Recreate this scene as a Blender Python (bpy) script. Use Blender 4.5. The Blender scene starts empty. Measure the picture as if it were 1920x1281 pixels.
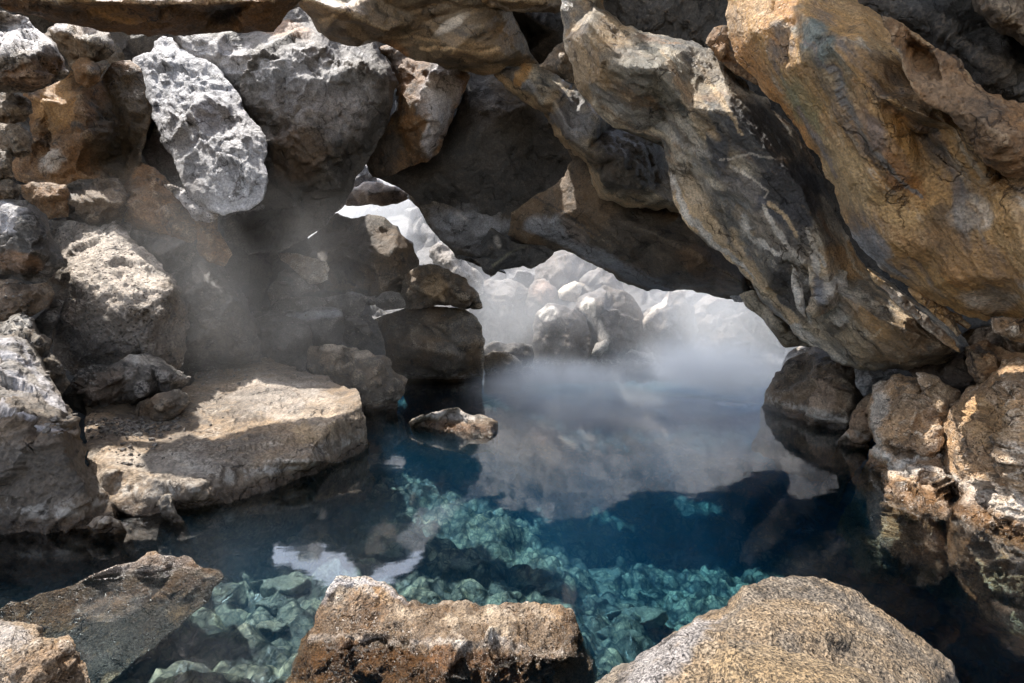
import bpy, math, random
import numpy as np
from mathutils import Vector
from mathutils.geometry import delaunay_2d_cdt
from mathutils.bvhtree import BVHTree
R = math.radians
scene = bpy.context.scene
COL = scene.collection
# ---------------------------------------------------------------- camera
CAMZ = 1.3          # metres above the pool
F = 960.0           # focal length in photo pixels (18 mm on 36 mm)
HX, HY = 960.0, 590.0
cam_d = bpy.data.cameras.new("camera"); cam = bpy.data.objects.new("camera", cam_d); COL.objects.link(cam)
cam.location = (0, 0, CAMZ); cam.rotation_euler = (R(90), 0, 0)
cam_d.lens = 18; cam_d.sensor_width = 36; cam_d.shift_y = (HY-640.5)/1920
cam_d.clip_start = 0.05; cam_d.clip_end = 500
scene.camera = cam
# ---------------------------------------------------------------- sky, sun, exposure
SUN_DIR = Vector((-0.42, 0.12, 0.90)).normalized()       # towards the sun
elev = math.asin(SUN_DIR.z); azim = math.atan2(SUN_DIR.x, SUN_DIR.y)
W = bpy.data.worlds.new("World"); scene.world = W; W.use_nodes = True
nt = W.node_tree; bg = nt.nodes["Background"]
sky = nt.nodes.new("ShaderNodeTexSky"); sky.sky_type = 'NISHITA'; sky.sun_disc = False
sky.sun_elevation = elev; sky.sun_rotation = azim; sky.air_density = 1.0; sky.dust_density = 2.0
hs = nt.nodes.new("ShaderNodeHueSaturation"); hs.inputs["Saturation"].default_value = 0.6   # thin bright overcast veil
nt.links.new(sky.outputs[0], hs.inputs["Color"]); nt.links.new(hs.outputs[0], bg.inputs[0]); bg.inputs[1].default_value = 0.15
sd = bpy.data.lights.new("sun", 'SUN'); sun = bpy.data.objects.new("sun", sd); COL.objects.link(sun)
sd.energy = 2.0; sd.angle = R(0.5); sd.color = (1.0, 0.95, 0.88)
sun.rotation_euler = (-SUN_DIR).to_track_quat('-Z', 'Y').to_euler()
scene.view_settings.view_transform = 'Standard'; scene.view_settings.look = 'None'
scene.view_settings.exposure = 2.22; scene.view_settings.gamma = 1.0
cy = scene.cycles
cy.max_bounces = 8; cy.diffuse_bounces = 3; cy.glossy_bounces = 4; cy.transmission_bounces = 4
cy.transparent_max_bounces = 24; cy.volume_bounces = 2; cy.caustics_reflective = False; cy.caustics_refractive = False
cy.use_denoising = True; cy.sample_clamp_indirect = 8.0
cy.volume_step_rate = 1.5; cy.volume_max_steps = 96
try: cy.denoising_prefilter = 'ACCURATE'
except Exception: pass

# ---------------------------------------------------------------- numpy noise
rng0 = np.random.RandomState(7)
PERM = rng0.permutation(256); PERM = np.concatenate([PERM, PERM, PERM])
GR = rng0.normal(size=(256, 3)); GR /= np.linalg.norm(GR, axis=1)[:, None]
def perlin(P):
    I = np.floor(P).astype(np.int64); f = P-I; u = f*f*f*(f*(f*6-15)+10); I &= 255
    out = 0
    for dx in (0, 1):
        wx = u[:, 0] if dx else 1-u[:, 0]
        for dy in (0, 1):
            wy = u[:, 1] if dy else 1-u[:, 1]
            for dz in (0, 1):
                wz = u[:, 2] if dz else 1-u[:, 2]
                h = PERM[PERM[PERM[(I[:, 0]+dx) & 255]+((I[:, 1]+dy) & 255)]+((I[:, 2]+dz) & 255)]
                out = out+wx*wy*wz*((f-np.array([dx, dy, dz]))*GR[h]).sum(1)
    return out*1.5
def fbm(P, octs=4, gain=0.5):
    a, s, o = 1.0, 0, 0
    for k in range(octs):
        o = o+a*perlin(P+17.3*k); s += a; a *= gain; P = P*2.03
    return o/s*1.6
def ridged(P, octs=4):
    a, s, o = 1.0, 0, 0
    for k in range(octs):
        o = o+a*(1-2*np.abs(perlin(P+9.1*k))*1.4); s += a; a *= 0.5; P = P*2.1
    return o/s
def facets(P, jitter=1.0):
    """broken-rock relief: every cell is a plane tilted its own way"""
    I = np.floor(P).astype(np.int64); best = np.full(len(P), 9e9); val = np.zeros(len(P))
    for dx in (-1, 0, 1):
        for dy in (-1, 0, 1):
            for dz in (-1, 0, 1):
                C = I+np.array([dx, dy, dz]); Cm = C & 255
                h = PERM[PERM[PERM[Cm[:, 0]]+Cm[:, 1]]+Cm[:, 2]]
                c = C+0.5+jitter*0.48*GR[h]
                D = P-c; d = (D*D).sum(1); m = d < best
                v = (D*GR[(h*7+3) & 255]).sum(1)+0.25*GR[(h*5+1) & 255][:, 0]
                best = np.where(m, d, best); val = np.where(m, v, val)
    return val

def cobbles(P, r=0.75):
    I = np.floor(P).astype(np.int64); best = np.full(len(P), -1.0)
    for dx in (-1, 0, 1):
        for dy in (-1, 0, 1):
            C = I+np.array([dx, dy, 0]); Cm = C & 255; h = PERM[PERM[Cm[:, 0]]+Cm[:, 1]]
            c = C+0.5+0.42*GR[h]; D = P-c; D[:, 2] = 0
            k = (h*13 % 97)/97.0; u = GR[(h*3+1) & 255]; e = D[:, 0]*u[:, 0]+D[:, 1]*u[:, 1]
            d = (D*D).sum(1)+0.8*e*e; rr = r*(0.55+0.6*k)
            v = np.sqrt(np.maximum(0, rr*rr-d))*(0.6+0.7*k)+e*.25; v[d > rr*rr] = -0.2; best = np.maximum(best, v)
    return best
# ---------------------------------------------------------------- materials
def principled(name):
    m = bpy.data.materials.new(name); m.use_nodes = True
    return m, m.node_tree.nodes, m.node_tree.links, m.node_tree.nodes["Principled BSDF"]
MATS = {}
def rock_mat(name, c1, c2, c3, crust=(0.5, 0.48, 0.45), crust_amt=0.25, scale=1.0, flow=0, stretch=1.0,
             bump=1.0, rough=0.6, pits=0.0, grain=1.0, net=0.0, con=1.0, cells=0.0, streak=0.0):
    """c1 body colour, c2 second body colour, c3 dark weathering; crust = pale mineral bloom"""
    m, N, L, B = principled(name)
    def n(t, **k):
        x = N.new(t)
        for a, b in k.items(): setattr(x, a, b)
        return x
    tc = n("ShaderNodeTexCoord"); oi = n("ShaderNodeObjectInfo"); geo = n("ShaderNodeNewGeometry")
    add = n("ShaderNodeVectorMath", operation='ADD'); mul = n("ShaderNodeVectorMath", operation='SCALE')
    comb = n("ShaderNodeCombineXYZ")
    for k in range(3): L.new(oi.outputs["Random"], comb.inputs[k])
    L.new(comb.outputs[0], mul.inputs[0]); mul.inputs["Scale"].default_value = 37.0
    L.new(tc.outputs["Object"], add.inputs[0]); L.new(mul.outputs[0], add.inputs[1])
    mp = n("ShaderNodeMapping"); mp.vector_type = 'TEXTURE'
    mp.inputs["Rotation"].default_value = (0, R(flow), 0); mp.inputs["Scale"].default_value = (stretch, 1.0, 1.0)
    L.new(add.outputs[0], mp.inputs[0])
    def noise(src, sc, det=6, ro=0.55, dist=0.0):
        x = n("ShaderNodeTexNoise"); x.inputs["Scale"].default_value = sc*scale; x.inputs["Detail"].default_value = det
        x.inputs["Roughness"].default_value = ro; x.inputs["Distortion"].default_value = dist
        L.new(src, x.inputs["Vector"]); return x.outputs["Fac"]
    def ramp(src, a, b):
        x = n("ShaderNodeMapRange"); x.interpolation_type = 'SMOOTHSTEP'
        x.inputs["From Min"].default_value = a; x.inputs["From Max"].default_value = b
        L.new(src, x.inputs["Value"]); return x.outputs["Result"]
    def mix(f, a, b, typ='MIX'):
        x = n("ShaderNodeMix", data_type='RGBA', blend_type=typ)
        for i, v in ((0, f), (6, a), (7, b)):
            if isinstance(v, (int, float)): x.inputs[i].default_value = v
            elif isinstance(v, tuple): x.inputs[i].default_value = v if len(v) == 4 else v+(1,)
            else: L.new(v, x.inputs[i])
        return x.outputs[2]
    def math_(op, a, b):
        x = n("ShaderNodeMath", operation=op)
        for i, v in ((0, a), (1, b)):
            if isinstance(v, (int, float)): x.inputs[i].default_value = v
            else: L.new(v, x.inputs[i])
        return x.outputs[0]
    V = mp.outputs[0]; V0 = add.outputs[0]
    n1 = noise(V, 1.3, 5, 0.55, 0.8); n2 = noise(V, 3.5, 8, 0.62, 0.5); n3 = noise(V, 11, 8, 0.65); n4 = noise(V0, 45*grain, 5, 0.6)
    col = mix(ramp(n1, 0.40, 0.60), c1, c2)
    col = mix(ramp(n2, 0.52, 0.68), col, c3)
    col = mix(math_('MULTIPLY', ramp(n3, 0.5, 0.72), 0.55), col, tuple(min(1, v*1.7) for v in c1))
    if streak:   # long mineral streaks running down the flow
        ms = n("ShaderNodeMapping"); ms.vector_type = 'TEXTURE'; ms.inputs["Scale"].default_value = (3.5, 1.0, 1.0)
        ms.inputs["Rotation"].default_value = (0, R(flow), 0); L.new(V0, ms.inputs[0]); VS = ms.outputs[0]
        ms2 = n("ShaderNodeMapping"); ms2.inputs["Location"].default_value = (7, 3, 5); L.new(VS, ms2.inputs[0])
        col = mix(math_('MULTIPLY', ramp(noise(VS, 2.6, 6, 0.6, 0.6), 0.52, 0.64), streak), col, (0.115, 0.12, 0.135))
        col = mix(math_('MULTIPLY', ramp(noise(ms2.outputs[0], 2.2, 6, 0.6, 0.6), 0.54, 0.66), streak), col, (0.50, 0.24, 0.07))
        col = mix(math_('MULTIPLY', ramp(noise(ms2.outputs[0], 5.5, 7, 0.65, 0.4), 0.58, 0.68), streak*.8), col, (0.55, 0.50, 0.42))
    if net:      # marble-like net of mineral veins
        wn = n("ShaderNodeVectorMath", operation='MULTIPLY_ADD'); nq = n("ShaderNodeTexNoise"); nq.inputs["Scale"].default_value = 1.4; nq.inputs["Detail"].default_value = 4
        L.new(V0, nq.inputs["Vector"]); L.new(nq.outputs["Color"], wn.inputs[0]); wn.inputs[1].default_value = (1.3,)*3; L.new(V, wn.inputs[2])
        vn = n("ShaderNodeTexVoronoi", feature='DISTANCE_TO_EDGE'); vn.inputs["Scale"].default_value = 1.15; L.new(wn.outputs[0], vn.inputs["Vector"])
        line = ramp(vn.outputs["Distance"], 0.15, 0.02)
        msk = math_('MULTIPLY', ramp(n1, 0.36, 0.52), math_('MULTIPLY', line, net))
        col = mix(math_('MULTIPLY', msk, ramp(n3, 0.3, 0.55)), col, (0.62, 0.54, 0.42))
    # crust on worn edges and in blotches
    edge = ramp(geo.outputs["Pointiness"], 0.50, 0.60)
    cr = math_('MULTIPLY', ramp(noise(V, 5.0, 9, 0.7, 0.4), 0.50, 0.66), crust_amt)
    cr = math_('MAXIMUM', cr, math_('MULTIPLY', edge, min(1, 0.25+crust_amt)))
    col = mix(math_('MULTIPLY', cr, ramp(n4, 0.35, 0.6)), col, crust)
    # the rock's own marks and veins, plus painted light and shade
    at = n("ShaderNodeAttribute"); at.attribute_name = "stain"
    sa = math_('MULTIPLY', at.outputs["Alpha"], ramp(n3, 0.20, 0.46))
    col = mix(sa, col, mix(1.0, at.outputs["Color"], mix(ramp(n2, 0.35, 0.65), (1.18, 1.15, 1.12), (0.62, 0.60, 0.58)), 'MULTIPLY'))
    if cells:    # separate stones: each its own tone, dark joints
        for sc_, w_ in ((5.0, 1.0), (13.0, 0.7)):
            wv2 = n("ShaderNodeVectorMath", operation='MULTIPLY_ADD'); n6 = n("ShaderNodeTexNoise"); n6.inputs["Scale"].default_value = sc_*.8; n6.inputs["Detail"].default_value = 3
            L.new(V0, n6.inputs["Vector"]); L.new(n6.outputs["Color"], wv2.inputs[0]); wv2.inputs[1].default_value = (0.9/sc_,)*3; L.new(V0, wv2.inputs[2])
            for ft in ('F1', 'DISTANCE_TO_EDGE'):
                vv_ = n("ShaderNodeTexVoronoi", feature=ft); vv_.inputs["Scale"].default_value = sc_; L.new(wv2.outputs[0], vv_.inputs["Vector"])
                if ft == 'F1':
                    bw = n("ShaderNodeSeparateColor"); L.new(vv_.outputs["Color"], bw.inputs[0])
                    col = mix(cells*w_, col, mix(bw.outputs[0], (0.35, 0.38, 0.40), (1.5, 1.42, 1.25)), 'MULTIPLY')
                else: col = mix(cells*w_, col, mix(ramp(vv_.outputs["Distance"], 0.0, 0.16), (0.10, 0.10, 0.10), (1.1, 1.1, 1.1)), 'MULTIPLY')
    # grain
    col = mix(1.0, col, mix(ramp(n4, 0.5-0.2/con, 0.5+0.2/con), (0.62/con,)*3, (1.25*con**.4, 1.22*con**.4, 1.18*con**.4)), 'MULTIPLY')
    # cracks and gas pits in the stone
    wv = n("ShaderNodeVectorMath", operation='MULTIPLY_ADD'); nn = n("ShaderNodeTexNoise"); nn.inputs["Scale"].default_value = 3.0*scale; nn.inputs["Detail"].default_value = 5
    L.new(V0, nn.inputs["Vector"]); L.new(nn.outputs["Color"], wv.inputs[0]); wv.inputs[1].default_value = (0.45/scale,)*3; L.new(V, wv.inputs[2])
    vc = n("ShaderNodeTexVoronoi", feature='DISTANCE_TO_EDGE'); vc.inputs["Scale"].default_value = 1.9*scale; L.new(wv.outputs[0], vc.inputs["Vector"])
    crk = ramp(math_('SUBTRACT', vc.outputs["Distance"], math_('MULTIPLY', math_('SUBTRACT', n2, 0.52), 0.10)), -0.004, 0.014)
    col = mix(1.0, col, mix(crk, (0.35, 0.33, 0.31), (1.0, 1.0, 1.0)), 'MULTIPLY')
    if pits:
        vo = n("ShaderNodeTexVoronoi"); vo.inputs["Scale"].default_value = 42*grain; L.new(V0, vo.inputs["Vector"])
        pit = ramp(math_('ADD', vo.outputs["Distance"], math_('MULTIPLY', math_('SUBTRACT', n3, 0.5), -1.2)), 0.06, 0.38)
        col = mix(min(1.0, 0.75*pits), col, mix(pit, (0.30, 0.27, 0.24), (1.2, 1.2, 1.2)), 'MULTIPLY')
    # wet foot at the water's edge
    sx = n("ShaderNodeSeparateXYZ"); L.new(geo.outputs["Position"], sx.inputs[0])
    wz = math_('SUBTRACT', sx.outputs["Z"], math_('MULTIPLY', n2, 0.16))
    band = math_('MULTIPLY', ramp(wz, 0.0, 0.04), ramp(wz, 0.16, 0.06))
    col = mix(math_('MULTIPLY', math_('MULTIPLY', band, ramp(n3, 0.45, 0.60)), 0.5), col, (0.60, 0.56, 0.50))
    wet = n("ShaderNodeMapRange"); wet.inputs["From Min"].default_value = -0.03; wet.inputs["From Max"].default_value = 0.02
    wet.inputs["To Min"].default_value = 1; wet.inputs["To Max"].default_value = 0; L.new(wz, wet.inputs["Value"])
    deep = ramp(sx.outputs["Z"], -0.30, -0.06)
    col = mix(math_('MULTIPLY', wet.outputs[0], deep), col, mix(1.0, col, (0.45, 0.40, 0.36), 'MULTIPLY'))
    L.new(col, B.inputs["Base Color"])
    rr = n("ShaderNodeMapRange"); rr.inputs["To Min"].default_value = rough; rr.inputs["To Max"].default_value = 0.22
    L.new(wet.outputs[0], rr.inputs["Value"]); L.new(rr.outputs[0], B.inputs["Roughness"])
    B.inputs["Specular IOR Level"].default_value = 0.55
    # relief
    n5 = noise(V0, 24, 10, 0.7, 0.3)
    h = math_('ADD', math_('MULTIPLY', n3, 0.055/scale), math_('MULTIPLY', n4, 0.012/scale))
    h = math_('ADD', h, math_('MULTIPLY', n5, 0.030/scale))
    h = math_('ADD', h, math_('MULTIPLY', crk, 0.020/scale))
    if pits: h = math_('ADD', h, math_('MULTIPLY', pit, 0.012*min(1, pits)))
    bp = n("ShaderNodeBump"); bp.inputs["Strength"].default_value = min(1, 0.85*bump); bp.inputs["Distance"].default_value = 0.9*max(1, bump)
    L.new(h, bp.inputs["Height"]); L.new(bp.outputs[0], B.inputs["Normal"])
    MATS[name] = m; return m
rock_mat("basalt_brown", (0.16, 0.108, 0.064), (0.095, 0.078, 0.060), (0.042, 0.035, 0.028), (0.42, 0.35, 0.26), 0.35)
rock_mat("basalt_brown_pitted", (0.14, 0.10, 0.064), (0.11, 0.09, 0.07), (0.05, 0.04, 0.03), (0.55, 0.50, 0.44), 0.45, pits=1.6, grain=0.7, bump=1.2)
rock_mat("basalt_rust", (0.22, 0.115, 0.045), (0.12, 0.08, 0.048), (0.055, 0.045, 0.038), (0.42, 0.33, 0.22), 0.3, pits=0.6)
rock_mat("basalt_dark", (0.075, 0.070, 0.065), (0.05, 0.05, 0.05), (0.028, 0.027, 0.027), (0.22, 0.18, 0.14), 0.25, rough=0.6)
rock_mat("basalt_grey", (0.095, 0.080, 0.064), (0.066, 0.060, 0.053), (0.042, 0.037, 0.032), (0.36, 0.33, 0.30), 0.3)
rock_mat("ash_grey", (0.42, 0.42, 0.44), (0.30, 0.30, 0.32), (0.14, 0.14, 0.15), (0.75, 0.75, 0.78), 0.5, bump=1.4)
rock_mat("pale_slab", (0.28, 0.20, 0.125), (0.19, 0.155, 0.12), (0.12, 0.09, 0.065), (0.68, 0.62, 0.54), 0.4)
rock_mat("ceiling_ochre", (0.42, 0.25, 0.10), (0.30, 0.20, 0.11), (0.13, 0.085, 0.045), (0.58, 0.45, 0.28), 0.35, flow=52, stretch=3.2, scale=1.2, pits=0.4, rough=.45, streak=.75)
rock_mat("ceiling_mottled", (0.27, 0.215, 0.145), (0.15, 0.15, 0.145), (0.06, 0.058, 0.052), (0.66, 0.56, 0.42), 0.45, flow=48, stretch=2.4, scale=1.3, net=1.0, bump=1.3, rough=.42, streak=.35)
rock_mat("ceiling_smooth", (0.24, 0.165, 0.09), (0.15, 0.12, 0.085), (0.07, 0.055, 0.04), (0.50, 0.42, 0.30), 0.18, flow=12, stretch=3.5, rough=0.42, bump=0.6)
rock_mat("bank_crusted", (0.50, 0.31, 0.16), (0.34, 0.23, 0.14), (0.10, 0.07, 0.045), (0.66, 0.58, 0.48), 0.65, scale=1.8, pits=0.8, grain=0.9, bump=1.3)
rock_mat("near_grain", (0.24, 0.175, 0.11), (0.16, 0.135, 0.11), (0.07, 0.055, 0.04), (0.50, 0.43, 0.34), 0.4, scale=2.0, pits=0.7, grain=1.5, bump=1.4, con=1.9)
rock_mat("near_wet", (0.36, 0.23, 0.12), (0.31, 0.24, 0.17), (0.15, 0.10, 0.06), (0.72, 0.66, 0.58), 0.5, scale=2.2, pits=0.6, grain=1.6, bump=1.3, con=1.3)
rock_mat("sunken", (0.30, 0.29, 0.25), (0.22, 0.225, 0.20), (0.12, 0.12, 0.10), (0.55, 0.52, 0.44), 0.3, scale=1.5, bump=0.8, cells=0.9)
rock_mat("sunken_stone", (0.30, 0.27, 0.20), (0.20, 0.20, 0.17), (0.09, 0.09, 0.075), (0.34, 0.34, 0.30), 0.3, scale=1.5)
rock_mat("bounce_ground", (0.42, 0.32, 0.21), (0.38, 0.29, 0.19), (0.26, 0.19, 0.13), (0.5, 0.42, 0.33), 0.3, scale=0.6)  # unseen ground, coloured warm to bounce light onto the ceiling
rock_mat("far_rock", (0.09, 0.07, 0.052), (0.06, 0.052, 0.045), (0.05, 0.043, 0.037), (0.34, 0.30, 0.26), 0.3)
rock_mat("far_hill", (0.055, 0.05, 0.045), (0.04, 0.037, 0.034), (0.025, 0.023, 0.02), (0.32, 0.29, 0.26), 0.3, scale=0.8)
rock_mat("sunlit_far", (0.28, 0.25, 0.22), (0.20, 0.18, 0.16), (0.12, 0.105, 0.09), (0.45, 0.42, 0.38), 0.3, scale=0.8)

# ---------------------------------------------------------------- rocks
def w3(x, y, d):
    return np.stack([(x-HX)/F*d, d, CAMZ-(y-HY)/F*d], -1)
def wl(x, y): return (x, y, F*CAMZ/(y-HY))                  # a point on the water line
def ub(x, y, z=0.8, inset=0.7):                             # the undercut foot z metres below the water
    d = F*CAMZ/(y-HY); d2 = d+inset*z; return (HX+(x-HX)*d/d2, HY+F*(CAMZ+z)/d2, d2)
def tz(x, y, z): return (x, y, F*(CAMZ-z)/(y-HY))           # a point z metres above the water
def inside(P, poly):
    c = np.zeros(len(P), bool); n = len(poly); j = n-1
    for i in range(n):
        xi, yi = poly[i]; xj, yj = poly[j]
        if yi != yj:
            k = ((yi > P[:, 1]) != (yj > P[:, 1])) & (P[:, 0] < (xj-xi)*(P[:, 1]-yi)/(yj-yi)+xi); c ^= k
        j = i
    return c
def segdist(P, A, B):
    d = np.full(len(P), 9e9)
    for a, b in zip(A, B):
        ab = b-a; t = np.clip(((P-a)@ab)/max(1e-9, ab@ab), 0, 1); q = P-(a+t[:, None]*ab)
        d = np.minimum(d, np.sqrt((q*q).sum(1)))
    return d
def no_stain(me):
    at = me.attributes.new("stain", 'FLOAT_COLOR', 'POINT'); at.data.foreach_set("color", np.zeros(4*len(me.vertices)))
ROCKS = []; QS = 0.62; SEED = [0]
def noise1(n, seed, scales, amp):
    r = np.random.RandomState(seed); o = np.zeros(n); t = np.arange(n)
    for s in scales:
        m = max(4, int(n/s)+2); v = r.normal(size=m); x = (t/n)*(m-1); i = x.astype(int); f = x-i
        o += amp*s/scales[0]*(v[i]*(1-f)+v[(i+1) % (m-1)]*f)
    return o
def rk(name, cat, label, out, mat, d=None, g=(0, 0), pts=(), th=0.6, sp=6.0, disp=1.0, fac=1.0, fs=None, rim=None,
       soft=1, stains_light=(), veins=(), jag=1.0, flow=None, group=None, kind=None, strata=0.0):
    SEED[0] += 1; seed = SEED[0]; rs = np.random.RandomState(seed)
    sp = sp*QS
    o2 = np.array([p[:2] for p in out], float); cx, cyy = o2.mean(0)
    def dep(p):
        if len(p) == 3: return p[2]
        return d+g[0]*(p[0]-cx)/100+g[1]*(p[1]-cyy)/100
    od = np.array([dep(p) for p in out]); pd = []
    cpts = []
    for p in pts:
        if len(p) == 3 and isinstance(p[2], str): cpts.append((p[0], p[1], dep(p[:2])+float(p[2])))
        else: cpts.append((p[0], p[1], dep(p)))
    coarse = [Vector(v) for v in o2]+[Vector(p[:2]) for p in cpts]
    cd = np.concatenate([od, np.array([p[2] for p in cpts])]) if cpts else od
    cv, _, cf, ov, _, _ = delaunay_2d_cdt(coarse, [], [list(range(len(o2)))], 1, 1e-4)
    inv = np.array([1/cd[k[0]] if k else 1/cd.mean() for k in ov]); cvn = np.array([v[:] for v in cv])
    # dense outline
    L = [];
    for i in range(len(o2)):
        a, b = o2[i], o2[(i+1) % len(o2)]; m = max(1, int(np.hypot(*(b-a))/sp))
        for k in range(m): L.append(a+(b-a)*k/m)
    L = np.array(L); nL = len(L)
    tan = np.roll(L, -1, 0)-np.roll(L, 1, 0); nor = np.stack([tan[:, 1], -tan[:, 0]], 1); nor /= np.maximum(1e-6, np.linalg.norm(nor, axis=1))[:, None]
    scl = float(np.mean(od)); jj = noise1(nL, seed, (8, 3.5, 1.2), 2.2*jag)
    L = L+nor*jj[:, None]
    # dense inside
    mn, mx = L.min(0), L.max(0); gx = np.arange(mn[0], mx[0], sp); gy = np.arange(mn[1], mx[1], sp*0.87)
    X, Y = np.meshgrid(gx, gy); X = X+(np.arange(len(gy)) % 2)[:, None]*sp/2
    P = np.stack([X.ravel(), Y.ravel()], 1); P += rs.uniform(-.18, .18, P.shape)*sp
    P = P[inside(P, L)]
    de = segdist(P, L, np.roll(L, -1, 0)) if len(P) else np.zeros(0)
    P = P[de > 0.55*sp]
    allp = np.concatenate([L, P])
    vv, _, ff, ov, _, _ = delaunay_2d_cdt([Vector(p) for p in allp], [], [list(range(nL))], 1, 1e-5)
    vv = np.array([v[:] for v in vv]); src = [k[0] if k else -1 for k in ov]
    rimof = {s: i for i, s in enumerate(src) if 0 <= s < nL}
    rim_idx = [rimof[s] for s in range(nL) if s in rimof]
    ff = np.array([f[:3] for f in ff], int)
    # facet-wise depth: 1/d is linear over a plane seen in perspective
    iv = np.zeros(len(vv)); got = np.zeros(len(vv), bool)
    for f in cf:
        a, b, c = cvn[f[0]], cvn[f[1]], cvn[f[2]]; den = (b[1]-c[1])*(a[0]-c[0])+(c[0]-b[0])*(a[1]-c[1])
        if abs(den) < 1e-6: continue
        l1 = ((b[1]-c[1])*(vv[:, 0]-c[0])+(c[0]-b[0])*(vv[:, 1]-c[1]))/den
        l2 = ((c[1]-a[1])*(vv[:, 0]-c[0])+(a[0]-c[0])*(vv[:, 1]-c[1]))/den; l3 = 1-l1-l2
        k = (l1 > -1e-6) & (l2 > -1e-6) & (l3 > -1e-6) & ~got
        iv[k] = l1[k]*inv[f[0]]+l2[k]*inv[f[1]]+l3[k]*inv[f[2]]; got |= k
    if (~got).any():
        bad = np.where(~got)[0]; O = o2
        for i in bad:
            j = np.argmin(((cvn-vv[i])**2).sum(1)); best = 9e9
            for q in range(len(O)):
                a, b = O[q], O[(q+1) % len(O)]; ab = b-a; t = np.clip((vv[i]-a)@ab/max(1e-9, ab@ab), 0, 1)
                dd = ((vv[i]-a-t*ab)**2).sum()
                if dd < best: best = dd; iv[i] = (1-t)/od[q]+t/od[(q+1) % len(O)]
    # neighbour smoothing softens the creases
    E = np.concatenate([ff[:, [0, 1]], ff[:, [1, 2]], ff[:, [2, 0]]]); E = np.unique(np.sort(E, 1), axis=0)
    deg = np.zeros(len(vv)); np.add.at(deg, E[:, 0], 1); np.add.at(deg, E[:, 1], 1); deg = np.maximum(deg, 1)
    def smooth(v, it):
        for _ in range(it):
            s = np.zeros_like(v); np.add.at(s, E[:, 0], v[E[:, 1]]); np.add.at(s, E[:, 1], v[E[:, 0]])
            v = 0.5*v+0.5*(s.T/deg).T
        return v
    iv = smooth(iv, soft); dd = 1/iv
    rd = segdist(vv, L, np.roll(L, -1, 0)); size = min(*(mx-mn))
    rw = rim if rim is not None else min(14.0, size*0.14)
    t = np.clip(1-rd/max(1, rw), 0, 1); roll = 0.40*t**1.5
    dd = dd+roll*rw/F*dd*0.9
    V = w3(vv[:, 0], vv[:, 1], dd)
    # relief along the normals
    def normals(V):
        fn = np.cross(V[ff[:, 1]]-V[ff[:, 0]], V[ff[:, 2]]-V[ff[:, 0]]); nn = np.zeros_like(V)
        for k in range(3): np.add.at(nn, ff[:, k], fn)
        nn /= np.maximum(1e-12, np.linalg.norm(nn, axis=1))[:, None]
        s = np.sign((nn*(np.array([0, 0, CAMZ])-V)).sum(1)); s[s == 0] = 1
        return nn*s[:, None]
    N0 = smooth(normals(V), 4); N0 /= np.maximum(1e-9, np.linalg.norm(N0, axis=1))[:, None]
    real = size/F*scl                       # rough metric size
    f0 = fs if fs else 2.4/min(1.3, max(0.25, real)); real = min(real, 0.9 if scl < 11 else 1.6)
    Q = V+seed*11.7
    if flow:
        a = R(flow[0]); u = np.array([math.cos(a), 0, -math.sin(a)]); al = Q@u; Q = Q-u*(al*(1-1/flow[1]))[:, None]
    warp = np.stack([perlin(Q*f0*1.3+31), perlin(Q*f0*1.3+57), perlin(Q*f0*1.3+91)], 1)*0.28/f0
    h = fac*0.125*real*facets((Q+warp)*f0)
    h += fac*0.045*real*facets((Q+warp*0.6)*f0*2.7+5)+(0.3 if flow else 1)*fac*0.018*real*facets((Q+warp*0.5)*f0*7+8)
    h += disp*(0.009*real*fbm(Q*f0*1.1, 3)+0.012*real*ridged(Q*f0*5+3, 4))
    px = scl/F*sp
    ed = np.clip(rd/max(8.0, 0.16*size), 0, 1); ed = ed*ed*(3-2*ed); h *= 0.12+0.88*ed
    cpx = px/QS
    h += disp*(0.65*cpx*fbm(Q/(cpx*9)+3, 4)+0.5*cpx*ridged(Q/(cpx*5)+9, 3)+0.22*cpx*facets(Q/(cpx*3.5)+2))
    if strata:
        sz = (Q+warp)@np.array([0.15, 0.1, 1.0])*f0*5; h += strata*0.03*real*(np.abs((sz % 1)-.5)*2)
    V = V+N0*np.clip(h, -0.28*real, 0.28*real)[:, None]
    # mineral marks and veins, on some rocks also painted light and shade
    col = np.zeros((len(V), 4)); nz = fbm(V*7/max(.5, scl/4)+seed, 4)
    nw = np.stack([nz, fbm(V*7/max(.5, scl/4)+seed+50, 4)], 1)
    for (x, y, rx, ry, ang, c, s) in stains_light:
        ca, sa = math.cos(R(ang)), math.sin(R(ang)); q = vv-np.array([x, y])
        u = (q[:, 0]*ca+q[:, 1]*sa)/rx; v = (-q[:, 0]*sa+q[:, 1]*ca)/ry
        r = np.sqrt(u*u+v*v)+0.38*nz; a = np.clip((1.05-r)/0.35, 0, 1)*s
        col[:, :3] = np.where(a[:, None] > 0, col[:, :3]*(1-a[:, None])*(col[:, 3:] > 0)+np.array(c)*np.where(col[:, 3:] > 0, a[:, None], 1), col[:, :3])
        col[:, 3] = np.maximum(col[:, 3], a)
    for (pl, wd, c, s) in veins:
        pl = np.array(pl, float); r = segdist(vv+nw*wd*1.2, pl[:-1], pl[1:])
        a = np.clip(1.4-r/wd, 0, 1)*s; k = a > col[:, 3]*0.6
        col[k, :3] = np.array(c); col[k, 3] = np.maximum(a, col[:, 3]*0.6)[k]
    # sides and back: the rim runs away from the eye and closes
    camp = np.array([0, 0, CAMZ]); rimv = V[rim_idx]; nr = len(rim_idx)
    prof = [(0.12, 0.995), (0.4, 0.93), (0.75, 0.78), (1.0, 0.45)]
    rings = []; cen = rimv.mean(0)
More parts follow.
